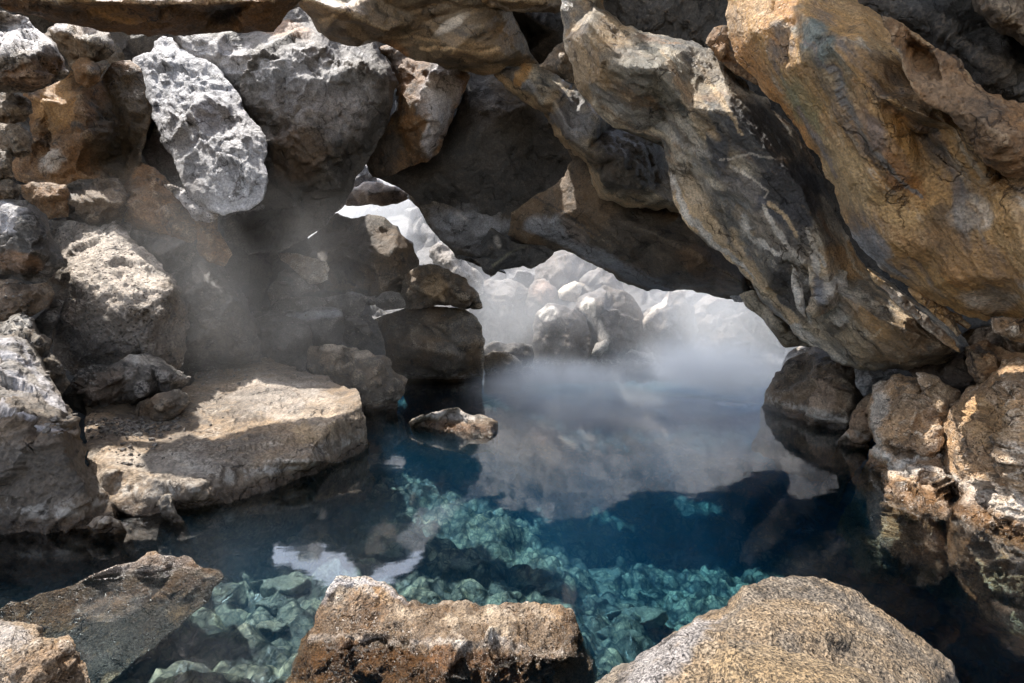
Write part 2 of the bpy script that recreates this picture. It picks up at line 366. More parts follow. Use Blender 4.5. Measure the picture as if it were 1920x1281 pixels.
    for (tt, sc) in prof:
        q = camp+(rimv-camp)*(1+tt*th/scl); cc = camp+(cen-camp)*(1+tt*th/scl); q = cc+(q-cc)*sc
        rings.append(q+0.04*th*fbm(q*3+seed, 2)[:, None])
    cap = camp+(cen-camp)*(1+th/scl); VV = np.concatenate([V]+rings+[cap[None]])
    faces = [tuple(f) for f in ff]; base = len(V); prev = list(rim_idx)
    for k in range(len(prof)):
        cur = list(range(base+k*nr, base+(k+1)*nr))
        for i in range(nr):
            j = (i+1) % nr; faces.append((prev[i], prev[j], cur[j], cur[i]))
        prev = cur
    for i in range(nr): faces.append((prev[i], prev[(i+1) % nr], len(VV)-1))
    org = V.mean(0); org[2] = VV[:, 2].min()
    me = bpy.data.meshes.new(name); me.from_pydata((VV-org).tolist(), [], faces); me.update()
    import bmesh
    bm = bmesh.new(); bm.from_mesh(me); bmesh.ops.recalc_face_normals(bm, faces=bm.faces); bm.to_mesh(me); bm.free()
    me.polygons.foreach_set("use_smooth", [True]*len(me.polygons))
    at = me.attributes.new("stain", 'FLOAT_COLOR', 'POINT'); cc = np.zeros((len(VV), 4)); cc[:len(V)] = col
    at.data.foreach_set("color", cc.ravel())
    me.materials.append(MATS[mat])
    ob = bpy.data.objects.new(name, me); ob.location = org; COL.objects.link(ob)
    if kind: ob["kind"] = kind
    else:
        ob["label"] = label; ob["category"] = cat
        if group: ob["group"] = group
    ROCKS.append((ob, VV, faces))
    return ob
WHITE = (0.74, 0.71, 0.66); GREYB = (0.30, 0.32, 0.36); RUST = (0.36, 0.17, 0.05); OCHRE = (0.52, 0.30, 0.11); DARK = (0.04, 0.04, 0.042)
BLUE = (0.10, 0.15, 0.20); GREEN = (0.10, 0.15, 0.11); COOL = (0.52, 0.52, 0.56); MOSS = (0.20, 0.20, 0.05); CREAM = (0.68, 0.52, 0.33)  # COOL also serves as painted sky light on the left rocks
CE, BO, SL = "ceiling rock", "boulder", "rock slab"
# ================= ceiling, from left to right
rk("ceiling_beam", CE, "long rusty brown ceiling rock lying across the top left corner above the grey leaning slab",
   [(-40,-14),(560,-14),(575,-8),(552,8),(535,25),(512,58),(435,60),(356,66),(277,68),(210,61),(150,50),(103,42),(60,26),(-40,6)],
   "basalt_rust", 4.6, (0.1, .6), pts=[(120,0,"-0.25"),(300,10,"-0.3"),(420,20,"0.15"),(300,48,"-0.1"),(480,5,"-0.2"),(180,20,"-.1")], th=.6, fac=.8,
   stains_light=[(215,22,90,16,14,OCHRE,.9),(420,25,40,22,0,DARK,.8)], flow=(5,2.5))
rk("ceiling_slab", CE, "dark brown glossy ceiling slab with pale curved streaks, top centre of the cave roof",
   [(548,-14),(1000,-16),(985,-5),(955,5),(962,30),(990,85),(1010,125),(985,120),(950,126),(925,141),(870,136),(800,120),(760,104),(724,80),(704,76),(672,89),(640,82),(620,72),(598,48),(562,12)],
   "ceiling_smooth", 6.6, (0.15, .6), pts=[(640,20,"-0.4"),(720,60,"-0.35"),(790,40,"0.1"),(850,95,"-0.4"),(900,50,"-0.3"),(940,110,"-0.25"),(610,55,"-.2"),(700,-5,"0.1"),(975,100,"-.1")],
   th=1.0, fac=.45, disp=.6, soft=5, flow=(-12,2.5),
   stains_light=[(660,55,40,12,35,CREAM,.6),(850,45,40,12,-28,WHITE,.75),(920,128,45,14,15,CREAM,.75),(740,90,40,10,30,RUST,.5)],
   veins=[([(790,90),(840,92),(880,98),(930,90)],4,CREAM,.9),([(720,75),(770,66),(820,78)],3,CREAM,.7),([(600,40),(640,25),(680,0)],4,CREAM,.6),([(900,125),(870,110),(850,100)],5,CREAM,.7)])
rk("ceiling_fold", CE, "black glossy fold of rock at the top edge beside the dark hollow in the roof",
   [(900,-14),(1070,-14),(1062,-10),(1050,22),(1000,26),(960,22),(920,12),(890,-10)],
   "ceiling_smooth", 6.1, (0.1,.6), pts=[(960,0,"-0.25"),(1020,5,"-0.2")], th=.8, fac=.4, soft=5, veins=[([(920,5),(960,18),(1010,14),(1050,8)],3,WHITE,.7)])
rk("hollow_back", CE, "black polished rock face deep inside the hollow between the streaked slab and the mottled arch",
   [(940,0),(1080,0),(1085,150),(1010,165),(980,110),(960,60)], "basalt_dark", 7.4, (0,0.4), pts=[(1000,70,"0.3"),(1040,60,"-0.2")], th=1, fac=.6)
rk("wedge_stone", CE, "small brown angular stone jammed at the lower end of the dark hollow in the roof",
   [(1020,118),(1040,95),(1062,78),(1075,100),(1085,140),(1090,170),(1060,150),(1030,132),(1010,124)], "basalt_brown", 5.9, pts=[(1055,115,"-0.15")], th=.5)
rk("left_ceiling_block", BO, "boulder in the top left corner with pale rough lit top and brown lower face",
   [(-40,20),(10,24),(55,32),(88,72),(100,84),(118,110),(133,138),(95,158),(40,172),(-40,182)],
   "basalt_brown_pitted", 5.0, (0.2,-0.2), pts=[(0,60,5.2),(60,60,5.15),(98,86,4.95),(50,108,4.62),(0,112,4.6),(60,140,4.75)], th=.4,
   stains_light=[(30,70,80,42,-5,COOL,.95),(60,135,70,28,-15,RUST,.4)])  # cool tone on the top is sky light put into the colour
rk("brown_chunk", BO, "brown knobbly boulder wedged under the long ceiling rock right of the lit corner boulder",
   [(88,70),(103,38),(150,48),(205,64),(218,95),(205,112),(182,118),(150,110),(134,128),(118,108)], "basalt_brown", 6.3, pts=[(120,60,"-0.2"),(165,80,"-0.3"),(190,75,"-.1")], th=.8,
   stains_light=[(112,52,16,12,30,COOL,.6)])
rk("rust_cobble", BO, "small orange brown stone below the knobbly boulder near the top left",
   [(136,128),(152,110),(182,116),(206,116),(204,132),(185,150),(165,160),(148,150)], "basalt_rust", 6.2, pts=[(168,132,"-0.18")], th=.4)
rk("left_wall_rock", BO, "tall rusty brown wall boulder at far left with a dark right half",
   [(45,170),(100,155),(135,135),(150,150),(190,152),(210,118),(245,112),(268,130),(284,165),(288,195),(276,250),(266,300),(248,335),(236,350),(130,360),(55,345),(15,330),(40,290),(62,250),(52,200)],
   "basalt_rust", 6.6, (0.15,-0.1), pts=[(90,200,6.4),(150,180,6.25),(165,250,6.2),(140,320,6.3),(70,320,6.4),(100,260,6.6),(210,200,6.8),(230,290,6.9),(112,285,6.25)],
   th=1.2, fac=1.0, stains_light=[(235,230,70,120,10,(0.09,0.075,0.05),.85),(105,200,40,60,20,OCHRE,.5),(95,305,28,26,-30,WHITE,.6)])
for i, (o, dd, lb) in enumerate([
   ([(-40,172),(30,176),(56,190),(60,212),(45,228),(-40,236)], 5.2, "flat brown stone topmost of the small stones stacked at the left edge"),
   ([(-40,232),(40,228),(58,250),(60,285),(42,297),(-40,270)], 5.05, "second brown stone from the top in the stack at the left edge"),
   ([(-40,266),(12,270),(26,300),(24,330),(-40,345)], 5.0, "rounded rusty stone at the bottom of the stack at the left edge"),
   ([(-40,336),(20,328),(38,352),(30,378),(-40,382)], 5.1, "small rusty stone just above the dark pointed boulder at left edge")]):
    rk("stacked_stone", BO, lb, o, "basalt_brown", dd, pts=[(sum(p[0] for p in o)/len(o)+8, sum(p[1] for p in o)/len(o), "-0.12")], th=.3)
rk("flat_block", BO, "squared layered block resting below the rusty wall boulder",
   [(120,356),(150,338),(222,334),(240,368),(226,418),(175,425),(128,412),(118,385)], "basalt_brown", 6.3, pts=[(160,352,6.3),(218,350,6.25),(128,378,6.0),(225,378,6.0),(175,376,5.95),(175,410,6.0)], th=.8, strata=.6)
rk("low_stone", BO, "rusty stone filling the gap left of the squared layered block",
   [(60,340),(125,350),(128,405),(95,415),(50,380),(35,350)], "basalt_rust", 6.0, pts=[(90,370,"-.15")], th=.6)
rk("shadow_boulder", BO, "dark brown shaded boulder under the foot of the pale grey leaning slab",
   [(236,345),(262,300),(290,318),(320,340),(350,372),(368,402),(372,440),(360,455),(290,436),(232,416),(222,390)], "basalt_rust", 6.5, (0.1,-.3), pts=[(290,360,"-0.3"),(320,410,"-0.25"),(250,390,"-.2")], th=1.0)
rk("sunlit_wedge", BO, "small wedge stone with a pale speckled top on a rusty pillar beside the slab's foot",
   [(312,348),(338,346),(375,368),(408,404),(400,412),(368,414),(348,390)], "basalt_brown_pitted", 6.15, pts=[(370,392,"-.1")], th=.4, disp=.8, stains_light=[(362,382,50,26,40,COOL,.7)])  # pale top is the light on it, laid into the colour
rk("rusty_pillar", BO, "rusty brown pillar stone standing under the small speckled wedge stone",
   [(365,412),(405,410),(408,435),(425,460),(434,478),(420,498),(395,500),(370,460)], "basalt_rust", 6.35, pts=[(395,450,"-.2")], th=.5)
rk("skylight_rock", BO, "smooth grey rock seen through the small gap under the ceiling at upper left",
   [(180,40),(340,40),(345,150),(255,150),(190,110)], "basalt_grey", 9.5, pts=[(240,75,"-0.2"),(230,95,9.0)], th=1.5, fac=.5, disp=.4)
rk("purple_side_rock", BO, "purplish grey rock with yellow moss behind the left edge of the pale leaning slab",
   [(262,160),(300,150),(345,250),(350,360),(330,352),(300,332),(284,318),(268,285),(278,240),(284,205)], "ash_grey", 7.3, pts=[(300,250,"-0.15")], th=.8,
   stains_light=[(290,230,12,28,0,MOSS,.9),(310,300,40,60,0,(0.20,0.18,0.19),.8)])
rk("pale_leaning_slab", SL, "tall pale grey slab with rough wavy surface leaning at upper left in bright light",
   [(243,125),(262,108),(280,100),(288,80),(302,68),(324,70),(336,90),(365,108),(388,118),(408,125),(425,150),(440,172),(460,205),(480,235),(496,257),(500,282),(500,345),(496,376),(470,396),(435,402),(415,404),(395,392),(370,374),(345,350),(340,330),(328,300),(312,285),(290,225),(282,180),(272,150),(266,132)],
   "ash_grey", 6.5, (-0.05,-0.32), pts=[(320,120,"-0.12"),(330,180,"-0.05"),(380,190,"-0.22"),(400,160,"0.0"),(430,220,"-0.1"),(360,270,"-0.2"),(450,300,"-0.15"),(400,330,"-0.25"),(430,370,"-0.1"),(340,230,"-.22"),(455,250,"-.25")],
   th=.9, sp=4.5, fac=1.1, disp=.9, fs=2.6, flow=(58,1.5), rim=6,
   stains_light=[(360,360,45,28,40,(0.20,0.18,0.17),.6)])
rk("hanging_block", CE, "massive brown hanging block, rough upper face painted lit grey, right of the pale leaning slab",
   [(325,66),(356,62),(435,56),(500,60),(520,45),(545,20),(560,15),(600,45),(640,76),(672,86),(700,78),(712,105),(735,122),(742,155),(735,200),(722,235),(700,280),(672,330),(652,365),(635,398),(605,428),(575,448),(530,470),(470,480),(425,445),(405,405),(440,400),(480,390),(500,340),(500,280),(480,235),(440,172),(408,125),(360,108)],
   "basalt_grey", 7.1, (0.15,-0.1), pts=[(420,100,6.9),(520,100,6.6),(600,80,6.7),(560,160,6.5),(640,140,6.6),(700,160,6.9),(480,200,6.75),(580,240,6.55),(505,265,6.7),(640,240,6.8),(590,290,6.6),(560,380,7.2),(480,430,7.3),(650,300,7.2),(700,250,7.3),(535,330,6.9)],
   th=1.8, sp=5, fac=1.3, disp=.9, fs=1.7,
   stains_light=[(600,165,130,90,10,(0.30,0.30,0.31),.9),(400,105,85,45,10,(0.42,0.42,0.44),.85),(640,215,70,50,-30,(0.42,0.42,0.45),.85),(530,380,120,110,-30,(0.07,0.062,0.052),.85),(680,290,40,120,30,(0.06,0.055,0.05),.85),(560,290,60,60,20,(0.13,0.085,0.05),.8),(540,60,50,18,10,RUST,.5)],  # pale greys on the upper face paint the light falling there
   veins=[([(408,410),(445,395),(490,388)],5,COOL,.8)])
rk("notch_stone", BO, "tiny pale stone seen in the notch between the long ceiling rock and the streaked slab",
   [(528,60),(545,30),(560,22),(580,35),(606,58),(590,80),(540,85)], "ash_grey", 7.9, pts=[(562,40,"-.1")], th=.4)
rk("ceiling_pillar", CE, "rusty hanging pillar with a painted white lit patch, left of the large black roof face",
   [(712,92),(738,80),(780,100),(860,125),(880,140),(868,180),(850,215),(835,255),(815,285),(800,300),(770,310),(735,330),(700,330),(688,305),(690,282),(720,240),(742,200),(746,155),(735,120)],
   "basalt_rust", 7.9, (-.1,.2), pts=[(760,130,7.6),(770,200,7.5),(790,260,7.6),(800,160,7.35),(840,150,7.5),(745,260,8.0),(815,220,7.45)], th=1.4, fac=.5,
   stains_light=[(825,175,38,70,12,COOL,.95),(812,240,20,50,12,COOL,.95),(715,290,40,60,20,(0.05,0.045,0.04),.85)])  # the cool patches are a lit area painted on the pillar
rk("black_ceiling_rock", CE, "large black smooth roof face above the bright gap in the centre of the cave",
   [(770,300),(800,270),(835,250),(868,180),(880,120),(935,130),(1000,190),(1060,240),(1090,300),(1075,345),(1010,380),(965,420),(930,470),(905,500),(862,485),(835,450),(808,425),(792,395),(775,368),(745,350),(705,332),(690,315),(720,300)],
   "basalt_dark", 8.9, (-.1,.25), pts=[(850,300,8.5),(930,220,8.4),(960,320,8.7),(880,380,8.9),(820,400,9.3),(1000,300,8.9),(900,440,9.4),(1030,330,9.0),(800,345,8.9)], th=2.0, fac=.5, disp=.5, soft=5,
   stains_light=[(960,170,60,30,35,(0.16,0.12,0.07),.5),(880,430,60,45,20,GREYB,.7)], veins=[([(960,400),(1010,370),(1075,330)],3,(0.2,0.16,0.11),.6)])
rk("ceiling_backing", CE, "dark rock deep in the crack above the rusty hanging pillar and the black ceiling face",
   [(670,20),(1130,20),(1130,280),(1000,300),(850,300),(700,280),(660,150)], "basalt_dark", 10.2, pts=[(900,150,"-.2")], th=.8)
rk("roof_lip", CE, "cool grey hanging lip of rock right beside the bright gap, above the jagged black tip",
   [(768,366),(792,372),(860,385),(960,390),(1010,400),(1030,440),(1000,462),(960,470),(930,480),(905,495),(925,505),(950,512),(920,505),(880,490),(850,472),(825,450),(805,425),(790,398)][:12]+[(900,500),(862,485),(835,460),(808,428),(790,398)],
   "basalt_grey", 9.2, (-.1,.3), pts=[(850,430,8.9),(920,440,8.85),(880,400,9.0),(970,430,8.95)], th=1.4, fac=.4, disp=.6,
   stains_light=[(890,430,100,45,10,GREYB,.85)], veins=[([(858,398),(876,412)],4,COOL,.8)])
rk("hanging_tip", CE, "jagged black tip of rock hanging lowest over the misty pool in the centre",
   [(905,455),(922,434),(940,440),(960,450),(990,458),(1020,465),(1036,472),(1020,490),(998,505),(985,500),(968,502),(940,508),(920,520),(900,500),(885,492),(860,484),(880,478),(900,482)],
   "basalt_dark", 8.6, pts=[(918,462,"-.25"),(960,475,"-.2"),(922,505,"-.1"),(995,480,"-.05"),(940,490,"-.15")], th=.9, flow=(-40,3), disp=.4, fac=.5, rim=2, jag=1.6, veins=[([(930,448),(935,460)],5,WHITE,.7),([(925,500),(960,470),(990,462)],2.5,(0.2,0.2,0.14),.6)])
rk("low_arch", CE, "long dark brown arch rock low over the misty water, lower edge crusted blue grey",
   [(960,400),(1010,365),(1060,330),(1075,300),(1060,250),(1130,260),(1300,380),(1400,480),(1480,580),(1470,600),(1430,570),(1400,548),(1395,557),(1340,555),(1300,545),(1245,546),(1210,542),(1165,525),(1130,501),(1105,489),(1080,478),(1040,473),(1010,468),(975,458),(950,440)],
   "basalt_brown", 8.3, (-.25,.35), pts=[(1060,400,8.0),(1120,400,7.7),(1150,470,7.9),(1230,440,7.3),(1250,510,7.6),(1340,500,7.2),(1390,530,7.3),(1020,430,8.3),(1080,450,8.3),(1300,530,7.7)], th=1.3, fac=.45, disp=.9, flow=(35,2.2),
   stains_light=[(1040,430,70,26,15,GREYB,.95),(1110,475,80,16,25,GREYB,.95),(1200,520,80,14,22,(0.20,0.22,0.26),.9),(1220,450,170,60,35,(0.085,0.07,0.055),.7),(1100,400,50,60,20,(0.20,0.13,0.07),.6),(1320,500,60,30,30,RUST,.3)],
   veins=[([(1000,368),(1060,400),(1120,440)],2,DARK,.9),([(1190,505),(1230,530),(1290,545)],2,DARK,.9)])
rk("cave_wall", None, None, [(1085,150),(1500,150),(1500,560),(1465,585),(1400,530),(1300,440),(1270,385),(1150,370),(1110,290)], "basalt_brown", 7.8, th=1.0, kind="structure")  # hidden filler rock, added to block a bright streak in the reflection
rk("cave_wall", None, None, [(1400,300),(1900,300),(1900,600),(1800,640),(1600,640),(1530,622),(1460,560),(1400,500)], "basalt_brown", 6.7, th=.8, kind="structure")  # second hidden filler, added to shut out bright hillside in the reflection
rk("arch_shard", CE, "pale thin shard under the right foot of the low dark arch",
   [(1368,556),(1392,556),(1398,552),(1388,565),(1377,566)], "ash_grey", 7.2, th=.2, rim=3)
rk("crusted_lobe", CE, "hanging lobe with dark centre and tan crusted rim, beside the big mottled arch",
   [(925,141),(950,126),(985,118),(1012,124),(1050,145),(1090,170),(1150,230),(1240,255),(1265,330),(1285,400),(1250,393),(1195,389),(1139,377),(1127,369),(1116,345),(1104,317),(1088,300),(1076,290),(1044,254),(1036,238),(1028,222),(997,198),(973,187),(950,165)],
   "ceiling_mottled", 7.2, (-.25,.25), pts=[(985,155,6.9),(1040,190,6.6),(1070,250,6.5),(1100,280,6.5),(1130,330,6.6),(1160,300,6.35),(1200,350,6.5),(1120,220,6.4),(1240,370,6.6),(1015,190,6.65)], th=1.1, fac=.4, disp=1.2, sp=5,
   stains_light=[(970,150,50,20,40,GREYB,.8),(1065,225,60,45,40,GREYB,.8),(1175,300,85,75,20,(0.055,0.05,0.045),.9),(1055,180,14,45,35,CREAM,.6)],
   veins=[([(935,145),(1000,195),(1035,235),(1080,290),(1108,325),(1130,370),(1195,387),(1280,400)],9,CREAM,.85),([(985,125),(975,160)],12,OCHRE,.9),([(1060,150),(1030,200),(1020,215)],10,CREAM,.7),([(1080,150),(1050,190)],2.5,DARK,.9)])
# the big mottled arch rib
QO = [(1048,-60),(1120,-60),(1115,10),(1160,45),(1230,68),(1298,82),(1318,82),(1350,112),(1400,160),(1450,207),(1490,248),(1530,312),(1560,380),(1578,430),(1605,480),(1640,520),(1690,552),(1745,590),(1800,628),(1812,650),(1795,668),(1760,684),(1700,692),(1640,695),(1612,690),(1580,676),(1520,648),(1478,606),(1430,552),(1385,500),(1345,470),(1310,440),(1282,408),(1260,365),(1252,320),(1240,268),(1205,250),(1150,236),(1112,205),(1085,170),(1072,130),(1060,75)]
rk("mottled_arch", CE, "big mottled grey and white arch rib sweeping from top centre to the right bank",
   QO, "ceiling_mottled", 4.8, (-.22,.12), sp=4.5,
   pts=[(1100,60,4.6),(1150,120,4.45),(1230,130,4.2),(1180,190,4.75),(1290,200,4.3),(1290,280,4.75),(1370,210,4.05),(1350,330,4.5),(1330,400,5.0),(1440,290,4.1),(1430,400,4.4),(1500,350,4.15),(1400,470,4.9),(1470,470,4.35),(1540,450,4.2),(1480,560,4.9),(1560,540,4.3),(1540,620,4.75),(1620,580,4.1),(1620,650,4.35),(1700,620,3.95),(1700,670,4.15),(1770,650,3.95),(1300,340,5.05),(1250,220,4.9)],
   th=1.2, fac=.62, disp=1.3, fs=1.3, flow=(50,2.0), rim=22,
   stains_light=[(1130,110,60,70,30,(0.36,0.24,0.12),.6),(1250,150,110,50,40,(0.12,0.14,0.13),.6),(1420,260,60,90,-40,(0.07,0.075,0.085),.9),(1480,370,75,85,-25,(0.06,0.065,0.08),.95),(1345,275,24,50,-20,(0.05,0.055,0.065),.95),
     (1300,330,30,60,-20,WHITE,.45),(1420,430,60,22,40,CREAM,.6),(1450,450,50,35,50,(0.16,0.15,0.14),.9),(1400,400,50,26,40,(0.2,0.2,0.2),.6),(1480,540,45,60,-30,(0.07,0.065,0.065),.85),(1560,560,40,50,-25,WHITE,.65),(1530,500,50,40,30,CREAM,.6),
     (1590,490,45,35,30,OCHRE,.8),(1590,640,80,35,25,CREAM,.6),(1680,640,70,45,0,(0.22,0.15,0.08),.85),(1570,610,26,18,0,DARK,.8),(1140,90,40,90,20,(0.42,0.28,0.13),.7),(1090,120,22,90,-8,(0.5,0.36,0.2),.7),(1190,130,60,40,30,(0.16,0.17,0.16),.8),(1285,250,60,26,50,WHITE,.55),(1310,200,16,70,-30,CREAM,.7),(1340,150,14,60,-30,WHITE,.6),(1280,400,24,60,-35,CREAM,.85),(1360,470,70,16,42,CREAM,.85),(1500,450,26,60,-30,(0.09,0.09,0.1),.8),(1460,600,50,14,48,WHITE,.7),(1620,600,60,22,40,OCHRE,.7),(1545,575,20,36,0,WHITE,.9),(1330,425,50,24,45,CREAM,.8),(1300,370,26,50,-25,CREAM,.7),(1400,500,60,18,45,CREAM,.8),(1560,660,60,22,30,WHITE,.7),(1440,430,40,22,50,(0.35,0.30,0.24),.7),(1530,560,30,40,-10,(0.5,0.46,0.42),.7),(1200,215,90,20,25,(0.45,0.46,0.46),.85),(1330,150,40,60,-30,(0.34,0.27,0.18),.6),(1390,350,60,30,40,(0.13,0.13,0.15),.7)],  # mineral colours; lower creams and whites also stand in for missing sunlight
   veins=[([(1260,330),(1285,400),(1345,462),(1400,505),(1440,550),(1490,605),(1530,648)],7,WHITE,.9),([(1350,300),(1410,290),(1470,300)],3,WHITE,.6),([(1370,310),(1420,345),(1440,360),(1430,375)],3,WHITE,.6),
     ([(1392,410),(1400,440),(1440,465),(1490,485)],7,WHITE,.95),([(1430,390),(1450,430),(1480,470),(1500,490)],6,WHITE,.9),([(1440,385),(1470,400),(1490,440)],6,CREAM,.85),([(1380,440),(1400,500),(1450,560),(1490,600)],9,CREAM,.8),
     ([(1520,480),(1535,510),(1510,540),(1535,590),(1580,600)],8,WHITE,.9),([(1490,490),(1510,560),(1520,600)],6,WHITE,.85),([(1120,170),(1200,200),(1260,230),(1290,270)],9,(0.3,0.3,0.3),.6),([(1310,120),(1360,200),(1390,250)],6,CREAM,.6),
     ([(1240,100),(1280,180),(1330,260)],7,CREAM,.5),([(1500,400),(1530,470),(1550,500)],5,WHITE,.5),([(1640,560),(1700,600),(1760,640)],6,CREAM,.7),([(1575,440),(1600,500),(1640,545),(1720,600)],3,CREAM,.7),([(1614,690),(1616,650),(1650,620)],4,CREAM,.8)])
ob = ROCKS[-1][0]
rk("arch_fin", CE, "thin curved white edged fin standing out from the lower mottled arch",
   [(1482,494),(1492,505),(1505,540),(1512,575),(1515,595),(1508,600),(1496,575),(1487,540)], "ceiling_mottled", 4.45, pts=[(1498,545,"-.1")], th=.3, rim=5, stains_light=[(1496,540,16,60,-8,WHITE,.8)])  # white edge paints the light coming from the left
rk("curled_flake", CE, "curled pale flake like an ear on the lower mottled arch, blue grey inside",
   [(1515,500),(1528,488),(1540,500),(1548,525),(1560,500),(1590,510),(1585,545),(1565,575),(1548,588),(1520,598),(1512,580),(1522,552),(1516,528)], "ceiling_mottled", 4.35, pts=[(1535,540,"-.02"),(1560,550,"-.12"),(1522,575,"-.1")], th=.3, rim=6,
   stains_light=[(1535,540,12,38,-8,GREYB,.9),(1565,545,26,34,0,WHITE,.7)])
rk("arch_underside", CE, "smooth mottled brown stub of rock under the mottled arch just left of the right bank",
   [(1386,552),(1410,545),(1450,570),(1500,615),(1530,650),(1500,648),(1475,648),(1455,632),(1440,612),(1425,590),(1400,572)], "ceiling_mottled", 5.9, (0,0), pts=[(1450,605,"-.2"),(1480,630,"-.1")], th=.6, rim=10, flow=(45,3))
rk("ochre_ceiling", CE, "huge smooth ochre ceiling slab filling the upper right, stained orange, blue and green",
   [(1362,-60),(1560,-60),(1610,5),(1655,38),(1692,46),(1750,92),(1800,122),(1850,182),(1900,205),(1960,215),(2200,260,2.5),(2200,620,2.6),(1960,590,2.75),(1905,600),(1880,588),(1850,600),(1815,592),(1770,575),(1720,545),(1690,530),(1655,508),(1628,480),(1600,445),(1578,400),(1562,345),(1540,305),(1500,245),(1455,190),(1410,140),(1378,105),(1366,60)],
   "ceiling_ochre", 3.35, (-.15,.05), sp=4.5, pts=[(1420,60,3.45),(1470,130,3.4),(1500,20,3.2),(1560,90,2.95),(1620,60,3.0),(1560,200,3.2),(1640,180,2.85),(1660,120,2.9),(1590,290,3.25),(1680,280,2.95),(1620,380,3.3),(1700,380,3.15),(1670,450,3.25),(1720,140,2.95),(1740,220,2.7),(1790,240,2.75),(1780,300,2.95),(1840,260,2.6),(1850,350,2.85),(1800,400,2.95),(1760,460,3.1),(1860,440,2.85),(1900,400,2.7),(1800,520,3.05),(1900,520,2.85),(1720,250,3.0),(1735,330,3.05)],
   th=.3, fac=.42, disp=.9, soft=3, fs=1.3, flow=(55,2.6), rim=24,
   stains_light=[(1550,110,28,110,-32,(0.10,0.17,0.19),.8),(1510,190,30,70,-30,(0.20,0.24,0.15),.6),(1640,260,26,120,-38,(0.22,0.21,0.24),.65),(1700,340,30,70,-40,RUST,.85),(1690,260,26,60,-30,(0.50,0.27,0.08),.7),(1600,330,50,90,-30,(0.52,0.39,0.22),.7),(1690,390,60,40,20,(0.55,0.37,0.17),.7),
     (1740,250,26,70,-35,DARK,.55),(1780,420,60,50,20,(0.06,0.045,0.035),.7),(1800,480,130,50,20,(0.30,0.17,0.07),.6),(1830,400,50,40,0,WHITE,.45),(1640,460,40,30,45,GREYB,.75),(1720,540,70,25,30,(0.45,0.31,0.17),.6),(1860,560,60,26,0,WHITE,.5),(1730,190,40,40,0,(0.26,0.18,0.11),.6),(1560,170,50,90,-35,(0.40,0.26,0.11),.6)],
   veins=[([(1520,80),(1570,140),(1590,200),(1620,260),(1680,330),(1730,370)],6,(0.13,0.17,0.21),.75),([(1568,400),(1600,440),(1640,478),(1700,520)],4,GREYB,.8),([(1500,200),(1540,270),(1570,330)],5,(0.25,0.25,0.27),.6)])
rk("roof_side_rib", CE, "rough brown rib of rock along the upper right edge of the ochre ceiling",
   [(1655,35),(1692,44),(1750,90),(1800,120),(1850,180),(1960,205),(1960,330),(1890,330),(1845,305),(1812,255),(1780,215),(1745,195),(1712,165),(1690,120),(1672,80)],
   "basalt_rust", 2.6, pts=[(1720,100,2.72),(1770,160,2.6),(1820,210,2.5),(1880,260,2.42),(1800,180,2.6)], th=.3, fac=.5, disp=1.2, stains_light=[(1800,190,130,50,38,(0.28,0.20,0.13),.6)])
rk("black_top_rock", CE, "black unlit roof rock in the top right corner",
   [(1540,-70),(1990,-70),(1990,240),(1900,215),(1840,190),(1790,135),(1745,100),(1690,60),(1640,45),(1590,10)], "basalt_dark", 3.9, (-.1,0), pts=[(1750,30,"-.2"),(1860,120,"-.3")], th=1.0, fac=.8)
rk("corner_rib", CE, "faint brown rib crossing the dark top right corner",
   [(1790,-60),(1990,-60),(1990,110),(1940,90),(1880,60),(1830,20)], "basalt_brown", 3.3, pts=[(1880,15,"-.2"),(1930,60,"-.15")], th=.5, fac=.5)
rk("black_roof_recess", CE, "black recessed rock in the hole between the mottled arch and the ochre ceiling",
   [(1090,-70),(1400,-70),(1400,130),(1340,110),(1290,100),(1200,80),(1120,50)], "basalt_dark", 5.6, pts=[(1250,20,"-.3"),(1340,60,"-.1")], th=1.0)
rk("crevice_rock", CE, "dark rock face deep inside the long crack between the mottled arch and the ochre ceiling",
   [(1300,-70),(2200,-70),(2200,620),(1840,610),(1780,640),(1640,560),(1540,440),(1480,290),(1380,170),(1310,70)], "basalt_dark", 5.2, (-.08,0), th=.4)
rk("brown_triangle", CE, "small brown triangular stone at the top end of the long crack in the roof",
   [(1318,82),(1340,56),(1366,52),(1372,92),(1390,120),(1420,160),(1380,140),(1345,108)], "basalt_rust", 4.35, pts=[(1362,95,"-.08")], th=.4)
for i, (o, dd, lb, st) in enumerate([
   ([(1625,505),(1660,530),(1720,575),(1760,610),(1790,640),(1800,660),(1765,640),(1720,605),(1670,560),(1632,522)], 3.75, "long thin pale ridge of rock running down the right end of the mottled arch", (WHITE, .7)),
   ([(1700,540),(1760,568),(1800,592),(1822,610),(1815,618),(1790,600),(1800,625),(1795,632),(1770,604),(1720,568)], 3.45, "forked orange edged ridge under the lower edge of the ochre ceiling", (OCHRE, .8))]):
    rk("roof_ridge", CE, lb, o, "ceiling_ochre", dd, th=.35, rim=6, stains_light=[(1720,590,90,60,35,st[0],st[1])])
